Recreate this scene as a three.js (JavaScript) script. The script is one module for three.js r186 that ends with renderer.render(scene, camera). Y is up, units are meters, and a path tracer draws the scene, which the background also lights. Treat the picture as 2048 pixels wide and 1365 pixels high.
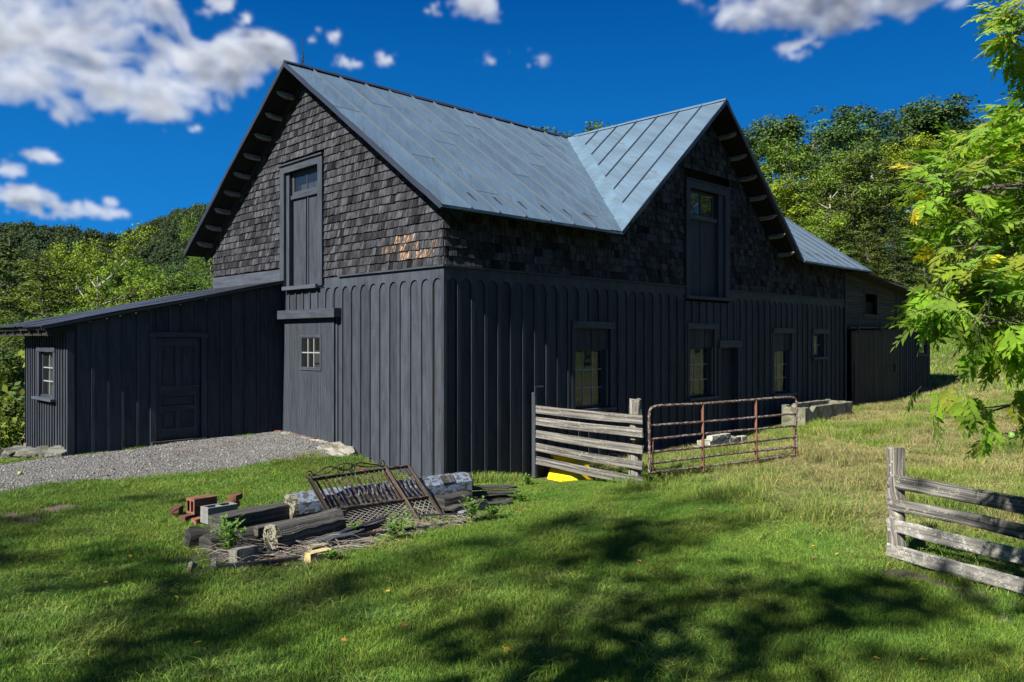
import * as THREE from 'three';
import { mergeGeometries, toCreasedNormals, mergeVertices } from 'three/addons/utils/BufferGeometryUtils.js';

// ---------------------------------------------------------------- camera, sky, sun, exposure
const HEAD = 0.792566;                                   // angle between the view axis and the long wall, radians
const FW = new THREE.Vector3(Math.cos(HEAD), 0, -Math.sin(HEAD));
const RT = new THREE.Vector3(Math.sin(HEAD), 0, Math.cos(HEAD));
const EYE = new THREE.Vector3(-8.656, 2.305, 10.424);
const scene = new THREE.Scene();
const camera = new THREE.PerspectiveCamera(46.38, 1024 / 682, 0.1, 4000);
camera.position.copy(EYE);
camera.lookAt(EYE.clone().add(FW));
const renderer = new THREE.WebGLRenderer({ antialias: true });
renderer.setSize(1024, 682);
renderer.toneMapping = THREE.LinearToneMapping;
renderer.toneMappingExposure = 2.2;
renderer.shadowMap.enabled = true;
const SUN = new THREE.Vector3(-0.777, 0.63, 0.03).normalize();
const sun = new THREE.DirectionalLight(new THREE.Color(1, 0.945, 0.85), 5);
sun.name = 'sun';
sun.position.copy(SUN).multiplyScalar(90);
sun.target.position.set(0, 0, 0);
sun.castShadow = true; sun.shadow.radius = 1.4;
Object.assign(sun.shadow.camera, { left: -60, right: 60, top: 60, bottom: -60, near: 1, far: 260 });
sun.shadow.mapSize.set(2048, 2048);
scene.add(sun, sun.target);

// ---------------------------------------------------------------- random numbers and noise
function rng(a) { return () => { a = (a + 0x6d2b79f5) | 0; let t = Math.imul(a ^ (a >>> 15), 1 | a); t = (t + Math.imul(t ^ (t >>> 7), 61 | t)) ^ t; return ((t ^ (t >>> 14)) >>> 0) / 4294967296; }; }
function hash(x, y, z) { let h = Math.imul(x, 374761393) ^ Math.imul(y, 668265263) ^ Math.imul(z, 2147483647 - 1274126177); h = Math.imul(h ^ (h >>> 13), 1274126177); h = Math.imul(h ^ (h >>> 15), 2246822519); return ((h ^ (h >>> 16)) >>> 0) / 4294967296; }
const sm = (t) => t * t * (3 - 2 * t), lerp = (a, b, t) => a + (b - a) * t, clamp = (x, a = 0, b = 1) => Math.min(b, Math.max(a, x));
const step = (a, b, x) => sm(clamp((x - a) / (b - a)));
function n2(x, y, px = 0, py = 0, s = 0) {               // value noise, with a period when px, py are given
  const ix = Math.floor(x), iy = Math.floor(y), fx = sm(x - ix), fy = sm(y - iy);
  const wx = (i) => (px ? ((i % px) + px) % px : i), wy = (i) => (py ? ((i % py) + py) % py : i);
  const a = wx(ix), b = wx(ix + 1), c = wy(iy), d = wy(iy + 1);
  return lerp(lerp(hash(a, c, s), hash(b, c, s), fx), lerp(hash(a, d, s), hash(b, d, s), fx), fy);
}
function f2(x, y, oct = 4, px = 0, py = 0, s = 0) { let v = 0, a = 0.5, t = 0; for (let i = 0; i < oct; i++) { v += a * n2(x, y, px, py, s + i * 17); t += a; a *= 0.5; x *= 2; y *= 2; px *= 2; py *= 2; } return v / t; }
function n3(x, y, z) {
  const ix = Math.floor(x), iy = Math.floor(y), iz = Math.floor(z), fx = sm(x - ix), fy = sm(y - iy), fz = sm(z - iz), h = hash;
  return lerp(lerp(lerp(h(ix, iy, iz), h(ix + 1, iy, iz), fx), lerp(h(ix, iy + 1, iz), h(ix + 1, iy + 1, iz), fx), fy),
    lerp(lerp(h(ix, iy, iz + 1), h(ix + 1, iy, iz + 1), fx), lerp(h(ix, iy + 1, iz + 1), h(ix + 1, iy + 1, iz + 1), fx), fy), fz);
}
function f3(x, y, z, oct) { let v = 0, a = 0.5, t = 0; for (let i = 0; i < oct; i++) { v += a * n3(x, y, z); t += a; a *= 0.5; x = x * 2.03 + 11; y = y * 2.03 + 5; z = z * 2.03 + 7; } return v / t; }

// ---------------------------------------------------------------- sky: blue air and cumulus clouds, as radiance
{
  const W = 2048, H = 1024, data = new Float32Array(W * H * 4);
  // cloud bodies: bearing from the barn's view axis and height, half width and half height, all in degrees, strength
  const bodies = [[-30.2, 19.2, 5.6, 3.0, 1.1], [-25.6, 20.6, 2.6, 1.8, 1], [-31.2, 15.6, 5.6, 1.7, 1.1], [-25.9, 15.9, 4.6, 1.3, 1], [-21.0, 17.6, 3.6, 1.2, 1], [-18.2, 18.8, 2.2, 1.0, 1], [-23.6, 15.2, 1.5, 1.0, 0.9],
    [-38, 19, 6, 4, 1], [-30, 25, 8, 4, 1], [-20.6, 21.6, 1.2, 0.7, 0.8], [-18.9, 21.1, 0.8, 0.4, 0.7], [-13.6, 20.4, 1.1, 0.45, 0.56], [-18.2, 17.3, 1.2, 0.4, 0.58], [-11.8, 18.9, 0.8, 0.3, 0.48], [-8.9, 19.2, 0.9, 0.35, 0.48],
    [-2.5, 22.8, 1.7, 1.0, 0.9], [-5.5, 22.5, 0.6, 0.4, 0.6], [20.5, 22.0, 4.4, 1.6, 0.95], [26.2, 21.5, 5.2, 1.7, 1], [19.9, 19.3, 1.1, 0.7, 0.85], [31.5, 21.2, 4.5, 1.6, 1], [23.2, 20.6, 3.0, 1.0, 0.9], [28, 26, 8, 3.4, 1], [18, 24, 5, 1.6, 0.9],
    [-32.4, 10.3, 0.8, 0.6, 0.85], [-30.7, 11.3, 0.8, 0.32, 0.85], [-21.5, 13.9, 0.5, 0.25, 0.7], [-23.4, 13.8, 0.6, 0.25, 0.7], [-32.2, 8.75, 1.9, 0.62, 1.5], [-29.3, 8.15, 2.3, 0.5, 1.45], [-26.8, 8.8, 0.35, 0.2, 0.6], [0.2, 19.4, 1.6, 0.5, 0.38],
    [60, 22, 12, 5, 1], [95, 14, 9, 3, 1], [130, 24, 14, 6, 1], [175, 16, 10, 3, 1], [-50, 29, 8, 4, 1], [-128, 15, 10, 3, 1], [-150, 22, 14, 5, 1], [40, 48, 12, 7, 0.9], [-80, 55, 14, 8, 0.9], [150, 50, 13, 7, 0.9]];
  const k = 1 / 2.2, az0 = Math.atan2(FW.z, FW.x), D = 180 / Math.PI;
  const dens = (az, el, x, y, z) => {
    let m = -1, sz = 1;
    for (const [a, e, ra, re, s] of bodies) {
      let da = az - a; if (da > 180) da -= 360; if (da < -180) da += 360;
      if (Math.abs(da) > ra * 2.2) continue;
      const de = el - e, q = (da / ra) ** 2 + (de / (de < 0 ? re * 0.9 : re * 1.1)) ** 2;
      if (q < 4.5) { const v = s * (1.12 - 0.42 * q); if (v > m) { m = v; sz = re; } }
    }
    if (m < -0.6) return 0;
    const w1 = f3(x * 16 + 40, y * 22, z * 16, 3) - 0.5, w2 = f3(x * 16, y * 22 + 70, z * 16, 3) - 0.5, n = f3(x * 11 + w1 * 0.9, y * 17 + w2 * 0.9, z * 11 + w2 * 0.6, 6), q = f3(x * 42 + 9 + w1 * 3, y * 64 + w2 * 3, z * 42, 5);
    const big = step(0.5, 1.1, sz), q3 = big < 1 ? f3(x * 95 + w1 * 6, y * 150 + w2 * 6, z * 95, 4) : 0.5;
    return clamp(m * lerp(0.75, 0.95, big) + (n - 0.5) * lerp(0.8, 2.5, big) + (q - 0.5) * lerp(2.2, 1.5, big) + (q3 - 0.5) * 2.2 * (1 - big) - 0.42, 0, 1.4) * step(-0.1, 0.35, m);
  };
  for (let j = 0; j < H; j++) {
    const el = (j + 0.5) / H * Math.PI - Math.PI / 2, e = el * D, ce = Math.cos(el), y = Math.sin(el);
    const g = clamp(e / 24), g2 = clamp((e - 22) / 50);
    let R = lerp(0.03, 0.0005, Math.pow(g, 0.4)), G = lerp(0.30, 0.090, Math.pow(g, 0.8)), B = lerp(0.80, 0.37, Math.pow(g, 0.9));
    G = lerp(G, 0.058, g2); B = lerp(B, 0.24, g2);
    if (e < 3) { const h = clamp((3 - e) / 5); R = lerp(R, 0.16, h * 0.8); G = lerp(G, 0.42, h * 0.8); B = lerp(B, 0.72, h * 0.8); }
    if (e < 0) { const h = clamp(-e / 8); R = lerp(R, 0.06, h); G = lerp(G, 0.075, h); B = lerp(B, 0.04, h); }
    for (let i = 0; i < W; i++) {
      const phi = (i + 0.5) / W * 2 * Math.PI - Math.PI, x = Math.cos(phi) * ce, z = Math.sin(phi) * ce, o = (j * W + i) * 4;
      let az = (phi - az0) * D; az = ((az + 540) % 360) - 180;
      let r = R, gg = G, b = B;
      if (e > 2 && e < 70) {
        const d = dens(az, e, x, y, z);
        if (d > 0.002) {
          const up = dens(az - 0.5, e + 0.8, x * 0.9999, y + 0.012, z), pt = step(0.47, 0.66, f3(x * 9 + 3, y * 20, z * 9, 3)), lit = clamp(1.0 - up * (0.18 + 0.5 * pt) - d * 0.06 + (f3(x * 45, y * 70, z * 45, 4) - 0.5) * 0.5);
          const a = Math.pow(1 - Math.exp(-d * 2.7), 1.25), c = 0.16 + 0.74 * lit * lit;
          r = lerp(r, c * 0.97, a); gg = lerp(gg, c * 1.0 + 0.012, a); b = lerp(b, c * 1.04 + 0.05, a);
        }
      }
      data[o] = r * k; data[o + 1] = gg * k; data[o + 2] = b * k; data[o + 3] = 1;
    }
  }
  const t = new THREE.DataTexture(data, W, H, THREE.RGBAFormat, THREE.FloatType);
  t.mapping = THREE.EquirectangularReflectionMapping; t.magFilter = THREE.LinearFilter; t.minFilter = THREE.LinearFilter; t.needsUpdate = true;
  scene.background = t; scene.environment = t;
}

// ---------------------------------------------------------------- naming, tagging, geometry helpers
const used = {};
function numbered(n) { const c = used[n] = (used[n] ?? -1) + 1; return c ? n + '_' + String(c).padStart(3, '0') : n; }
function tag(o, label, category, group, kind) { if (label) o.userData.label = label; if (category) o.userData.category = category; if (group) o.userData.group = group; if (kind) o.userData.kind = kind; return o; }
function thing(name, label, category, pos = [0, 0, 0], turn = 0, group) { const o = new THREE.Group(); o.name = numbered(name); o.position.set(...pos); o.rotation.y = turn; scene.add(o); return tag(o, label, category, group); }
function part(name, geo, mat, parent, label) { const m = new THREE.Mesh(geo, mat); m.name = name; m.castShadow = m.receiveShadow = true; (parent ?? scene).add(m); if (label) m.userData.label = label; return m; }
function solo(name, geo, mat, label, category, group, kind) { const m = part(numbered(name), geo, mat, scene); return tag(m, label, category, group, kind); }

// box with uv in metres, V along the grain; every vertex gets the tone k
function B(x0, x1, y0, y1, z0, z1, grain = 'y', k = 1, off = null) {
  const P = [], N = [], U = [], I = [], C = [], R1 = off ?? [Math.abs(Math.sin(x0 * 91.7 + y0 * 37.3 + z0 * 17.1)) * 7, Math.abs(Math.sin(x1 * 51.7 + y1 * 77.3 + z1 * 27.1)) * 7];
  const c = Array.isArray(k) ? k : [k, k, k];
  const faces = [[0, 1, 2, x1, 1], [0, 1, 2, x0, -1], [1, 2, 0, y1, 1], [1, 2, 0, y0, -1], [2, 0, 1, z1, 1], [2, 0, 1, z0, -1]];
  const lo = [x0, y0, z0], hi = [x1, y1, z1], ga = 'xyz'.indexOf(grain);
  for (const [a, b, d, v, s] of faces) {
    const n = P.length / 3, q = s > 0 ? [[0, 0], [1, 0], [1, 1], [0, 1]] : [[0, 0], [0, 1], [1, 1], [1, 0]];
    for (const [i, j] of q) {
      const p = [0, 0, 0]; p[a] = v; p[b] = i ? hi[b] : lo[b]; p[d] = j ? hi[d] : lo[d]; P.push(...p);
      const m = [0, 0, 0]; m[a] = s; N.push(...m); C.push(...c);
      const along = a === ga ? d : ga, across = [0, 1, 2].find((t) => t !== a && t !== along);
      U.push(p[across] / 0.5 + R1[0], p[along] / 2 + R1[1]);
    }
    I.push(n, n + 1, n + 2, n, n + 2, n + 3);
  }
  return geo(P, N, U, I, C);
}
function geo(P, N, U, I, C) {
  const g = new THREE.BufferGeometry();
  g.setAttribute('position', new THREE.Float32BufferAttribute(P, 3));
  if (U) g.setAttribute('uv', new THREE.Float32BufferAttribute(U, 2));
  if (C) g.setAttribute('color', new THREE.Float32BufferAttribute(C, 3));
  if (I) g.setIndex(I);
  if (N) g.setAttribute('normal', new THREE.Float32BufferAttribute(N, 3)); else g.computeVertexNormals();
  return g;
}
function tint(g, k) { const c = Array.isArray(k) ? k : [k, k, k], n = g.attributes.position.count, a = new Float32Array(n * 3); for (let i = 0; i < n; i++) a.set(c, i * 3); g.setAttribute('color', new THREE.BufferAttribute(a, 3)); return g; }
function M(list) { const l = list.map((g) => (g.index ? g.toNonIndexed() : g)); for (const g of l) if (!g.attributes.color) tint(g, 1); return mergeGeometries(l); }
// convex polygon (list of [x,y,z], counter-clockwise seen from the normal's side) given a thickness below it
function slabPoly(pts, th, uvf, k = 1) {
  const v = pts.map((p) => new THREE.Vector3(...p)), n = new THREE.Vector3().crossVectors(v[1].clone().sub(v[0]), v[2].clone().sub(v[0])).normalize(), P = [], U = [], I = [];
  const w = v.map((p) => p.clone().addScaledVector(n, -th));
  const face = (a) => { const b = P.length / 3; for (const p of a) { P.push(p.x, p.y, p.z); U.push(...uvf(p)); } for (let i = 1; i < a.length - 1; i++) I.push(b, b + i, b + i + 1); };
  face(v); face([...w].reverse());
  for (let i = 0; i < v.length; i++) { const j = (i + 1) % v.length; face([v[i], w[i], w[j], v[j]]); }
  return tint(geo(P, null, U, I), k);
}
function clipPoly(poly, f) { const out = []; for (let i = 0; i < poly.length; i++) { const a = poly[i], b = poly[(i + 1) % poly.length], fa = f(a), fb = f(b); if (fa >= 0) out.push(a); if (fa * fb < 0) { const t = fa / (fa - fb); out.push(a.map((q, m) => lerp(q, b[m], t))); } } return out; }
function subtract(rects, holes) {                        // rectangles [u0,u1,v0,v1] less the holes
  for (const [a, b, c, d] of holes) {
    const next = [];
    for (const r of rects) {
      const [u0, u1, v0, v1] = r;
      if (u1 <= a || u0 >= b || v1 <= c || v0 >= d) { next.push(r); continue; }
      const l = Math.max(u0, a), q = Math.min(u1, b);
      if (u0 < a) next.push([u0, a, v0, v1]);
      if (u1 > b) next.push([b, u1, v0, v1]);
      if (v0 < c) next.push([l, q, v0, c]);
      if (v1 > d) next.push([l, q, d, v1]);
    }
    rects = next;
  }
  return rects.filter(([a, b, c, d]) => b - a > 0.02 && d - c > 0.02);
}
// a bar: cross-section profile [[y,z]...] swept along a list of points, with wobble; uv in metres, V along
function bar(path, prof, { wob = 0, seed = 1, twist = 0, taper = 1, k = 1, crease = 0.6, up = [0, 1, 0], endBump = 0, grow = null } = {}) {
  const r = rng(seed * 7919 + 3), pts = path.map((p) => new THREE.Vector3(...p)), n = pts.length, m = prof.length, P = [], U = [], I = [];
  let len = 0; const per = [0]; for (let i = 0; i < m; i++) { const a = prof[i], b = prof[(i + 1) % m]; per.push(per[i] + Math.hypot(b[0] - a[0], b[1] - a[1])); }
  const uo = r() * 5, vo = r() * 5, rings = [], UP = new THREE.Vector3(...up);
  for (let i = 0; i < n; i++) {
    if (i) len += pts[i].distanceTo(pts[i - 1]);
    const d = pts[Math.min(n - 1, i + 1)].clone().sub(pts[Math.max(0, i - 1)]).normalize();
    const s = new THREE.Vector3().crossVectors(d, UP); if (s.lengthSq() < 1e-4) s.set(1, 0, 0); s.normalize();
    const u = new THREE.Vector3().crossVectors(s, d).normalize(), t = i / (n - 1), sc = grow ? grow(t) : lerp(1, taper, t), an = twist * t, ca = Math.cos(an), sa = Math.sin(an), ring = [];
    for (let j = 0; j <= m; j++) {
      const q = prof[j % m], w = j === m ? 0 : (r() - 0.5) * wob, w2 = j === m ? 0 : (r() - 0.5) * wob;
      const p = j === m ? ring[0].clone() : pts[i].clone().addScaledVector(u, (q[0] * ca - q[1] * sa) * sc + w).addScaledVector(s, (q[0] * sa + q[1] * ca) * sc + w2);
      if (j < m && endBump && (i === 0 || i === n - 1)) p.addScaledVector(d, (r() - 0.5) * endBump);
      ring.push(p); P.push(p.x, p.y, p.z); U.push(per[j] / 0.5 + uo, len / 2 + vo);
    }
    rings.push(ring);
  }
  for (let i = 0; i < n - 1; i++) for (let j = 0; j < m; j++) { const a = i * (m + 1) + j, b = a + m + 1; I.push(a, a + 1, b + 1, a, b + 1, b); }
  for (const e of [0, n - 1]) {
    const b = P.length / 3, c = new THREE.Vector3(); for (let j = 0; j < m; j++) c.add(rings[e][j]); c.divideScalar(m);
    P.push(c.x, c.y, c.z); U.push(uo, vo);
    for (let j = 0; j < m; j++) { const p = rings[e][j]; P.push(p.x, p.y, p.z); U.push(uo + prof[j][0] / 0.5, vo + prof[j][1] / 0.5); }
    for (let j = 0; j < m; j++) { const q = b + 1 + j, s = b + 1 + ((j + 1) % m); e ? I.push(b, q, s) : I.push(b, s, q); }
  }
  const g = geo(P, null, U, I);
  const o = toCreasedNormals(g, crease);
  return tint(o, k);
}
const rectProf = (h, t, c = 0.006) => [[-h / 2 + c, -t / 2], [-h / 2, -t / 2 + c], [-h / 2, t / 2 - c], [-h / 2 + c, t / 2], [h / 2 - c, t / 2], [h / 2, t / 2 - c], [h / 2, -t / 2 + c], [h / 2 - c, -t / 2]];
const ngon = (r, n, ph = 0) => Array.from({ length: n }, (_, i) => [r * Math.cos(ph + i / n * 2 * Math.PI), r * Math.sin(ph + i / n * 2 * Math.PI)]);
function seg(a, b, n) { return Array.from({ length: n + 1 }, (_, i) => [0, 1, 2].map((c) => lerp(a[c], b[c], i / n))); }
function line(a, b, prof, o = {}) { return bar(seg(a, b, o.n ?? 1), prof, o); }
function curve(pts, n) { const c = new THREE.CatmullRomCurve3(pts.map((p) => new THREE.Vector3(...p))); return c.getPoints(n).map((p) => [p.x, p.y, p.z]); }

// ---------------------------------------------------------------- textures
function tex(fn, w = 512, h = 512, colour = true) {
  const d = new Uint8Array(w * h * 4), e = (v) => Math.round(255 * (colour ? Math.pow(clamp(v), 1 / 2.2) : clamp(v)));
  for (let j = 0; j < h; j++) for (let i = 0; i < w; i++) { const c = fn(i / w, j / h), o = (j * w + i) * 4; if (typeof c === 'number') { d[o] = d[o + 1] = d[o + 2] = e(c); } else { d[o] = e(c[0]); d[o + 1] = e(c[1]); d[o + 2] = e(c[2]); } d[o + 3] = 255; }
  const t = new THREE.DataTexture(d, w, h); t.wrapS = t.wrapT = THREE.RepeatWrapping; t.magFilter = THREE.LinearFilter; t.minFilter = THREE.LinearMipmapLinearFilter; t.generateMipmaps = true; t.flipY = false;
  if (colour) t.colorSpace = THREE.SRGBColorSpace; t.needsUpdate = true; return t;
}
const grainN = (x, y, s = 0) => f2(x * 48, y * 5, 3, 48, 5, s) * 0.6 + f2(x * 128, y * 4, 2, 128, 4, s + 5) * 0.4;
const T = {
  paint: tex((x, y) => { const g = grainN(x, y), b = f2(x * 4, y * 6, 4, 4, 6, 9), sp = n2(x * 200, y * 150, 200, 150, 3) * f2(x * 10, y * 8, 3, 10, 8, 21); const c = 0.45 + 0.65 * g + 0.5 * (b - 0.5); const q = sp > 0.57 ? 3.2 : 1; return [c * 0.8 * q, c * 0.8 * q, c * 0.8 * q]; }),
  paintB: tex((x, y) => grainN(x, y) * 0.8 + 0.2 * n2(x * 150, y * 100, 150, 100, 4), 512, 512, false),
  shingle: tex((x, y) => { const g = f2(x * 40, y * 4, 3, 40, 4, 2), h = f2(x * 150, y * 10, 2, 150, 10, 8), b = f2(x * 7, y * 8, 3, 7, 8, 30); const c = clamp(0.16 + 1.3 * Math.pow(g * 0.55 + h * 0.45, 2.0) + (b - 0.5) * 0.8); return [c, c, c * 1.03]; }),
  shingleB: tex((x, y) => f2(x * 60, y * 4, 3, 60, 4, 2), 512, 512, false),
  grey: tex((x, y) => { const g = f2(x * 30, y * 3, 4, 30, 3, 40), h = f2(x * 140, y * 6, 2, 140, 6, 41), cr = f2(x * 24, y * 1, 3, 24, 1, 44), l = f2(x * 14, y * 40, 4, 14, 40, 47) * 0.65 + n2(x * 60, y * 200, 60, 200, 48) * 0.35; let c = 0.06 + 0.95 * Math.pow(g, 1.3) + 0.35 * (h - 0.5); if (cr < 0.33) c *= 0.4; const li = step(0.66, 0.72, l); const b = 0.4 + 0.5 * f2(x * 6, y * 8, 3, 6, 8, 50); c *= 0.6 + 0.6 * b; return [lerp(c, 0.85, li), lerp(c * 0.97, 0.9, li), lerp(c * 0.93, 0.72, li)]; }),
  greyL: tex((x, y) => { const g = f2(x * 30, y * 3, 4, 30, 3, 40), l = f2(x * 12, y * 36, 4, 12, 36, 147) * 0.62 + n2(x * 60, y * 200, 60, 200, 148) * 0.38; let c = 0.25 + 0.6 * g; const li = step(0.53, 0.60, l); return [lerp(c, 1.15, li), lerp(c * 0.97, 1.25, li), lerp(c * 0.93, 0.98, li)]; }),
  greyB: tex((x, y) => f2(x * 30, y * 3, 4, 30, 3, 40) * 0.6 + 0.4 * step(0.25, 0.4, f2(x * 24, y * 1, 3, 24, 1, 44)), 512, 512, false),
  roof: tex((x, y) => { const a = f2(x * 5, y * 5, 5, 5, 5, 60), b = f2(x * 60, y * 6, 3, 60, 6, 61), r = f2(x * 9, y * 7, 5, 9, 7, 66), q = f2(x * 80, y * 50, 2, 80, 50, 69); const c = 0.72 + 0.4 * (a - 0.5) + 0.22 * (b - 0.5); const u = step(0.63, 0.72, r) * step(0.42, 0.6, q) * 0.75; return [lerp(c, 0.62, u), lerp(c, 0.5, u), lerp(c, 0.36, u)]; }),
  roofB: tex((x, y) => f2(x * 12, y * 12, 4, 12, 12, 63), 256, 256, false),
  rust: tex((x, y) => { const a = f2(x * 10, y * 10, 5, 10, 10, 70), b = n2(x * 120, y * 120, 120, 120, 71); const w = step(0.53, 0.60, f2(x * 26, y * 60, 3, 26, 60, 74)); return [lerp(0.12 + 0.42 * a, 1.6, w), lerp(0.06 + 0.22 * a + 0.05 * b, 1.55, w), lerp(0.05 + 0.14 * a, 1.4, w)]; }),
  stone: tex((x, y) => { const a = f2(x * 8, y * 8, 5, 8, 8, 80), b = f2(x * 60, y * 60, 2, 60, 60, 82), m = step(0.55, 0.7, f2(x * 5, y * 5, 4, 5, 5, 85)); const c = 0.35 + 0.75 * a + 0.3 * (b - 0.5); return [lerp(c, c * 0.5, m), lerp(c * 0.98, c * 0.52, m), lerp(c * 0.9, c * 0.38, m)]; }),
  bark: tex((x, y) => { const g = f2(x * 16, y * 6, 4, 16, 6, 90); const c = 0.25 + 1.0 * Math.pow(g, 1.5); return [c, c * 0.95, c * 0.88]; }),
  soil: tex((x, y) => { const a = f2(x * 12, y * 12, 5, 12, 12, 100), b = n2(x * 220, y * 220, 220, 220, 101); const c = 0.45 + 0.6 * a + 0.5 * (b - 0.5); return [c, c, c]; }),
  gravel: tex((x, y) => { const a = n2(x * 90, y * 90, 90, 90, 110), b = n2(x * 170, y * 170, 170, 170, 111), d = f2(x * 4, y * 4, 3, 4, 4, 112); const c = 0.3 + 0.5 * a + 0.35 * b + 0.4 * (d - 0.5); return [c, c * 0.99, c * 0.96]; }),
  octo: tex((x, y) => { const g = f2(x * 20, y * 6, 4, 20, 6, 120), l = f2(x * 18, y * 50, 4, 18, 50, 121), b = f2(x * 60, y * 160, 2, 60, 160, 124); const p = step(0.5, 0.56, l * 0.75 + b * 0.25); const c = 0.7 + 0.5 * (g - 0.4); return [lerp(0.36 * c, 0.1, p), lerp(0.46 * c, 0.1, p), lerp(0.62 * c, 0.085, p)]; }),
  lichen: tex((x, y) => { const a = f2(x * 14, y * 14, 4, 14, 14, 130), b = n2(x * 50, y * 50, 50, 50, 131); const l = step(0.4, 0.56, a * 0.7 + b * 0.3); return [lerp(0.10, 0.62, l), lerp(0.09, 0.6, l), lerp(0.07, 0.42, l)]; }),
  worn: tex((x, y) => { const g = f2(x * 40, y * 4, 3, 40, 4, 2), h = f2(x * 150, y * 10, 2, 150, 10, 8); const c = clamp(0.12 + 1.1 * Math.pow(g * 0.55 + h * 0.45, 1.7)) * 0.06, w = f2(x * 22, y * 14, 4, 22, 14, 140) + 0.12 * (h - 0.5), p = step(0.615, 0.635, w); return [lerp(c, 0.30 + 0.25 * (h - 0.5), p), lerp(c, 0.165 + 0.2 * (h - 0.5), p), lerp(c * 1.03, 0.085, p)]; }),
};
const rep = (t, a, b) => { const c = t.clone(); c.repeat.set(a, b); c.needsUpdate = true; return c; };
function mat(o, phys) { if (o.color) o.color.multiplyScalar(1.18); const m = phys ? new THREE.MeshPhysicalMaterial(o) : new THREE.MeshStandardMaterial(o); if (o.vertexColors === undefined) m.vertexColors = true; return m; }
const rgb = (r, g, b) => new THREE.Color().setRGB(r, g, b);
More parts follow.
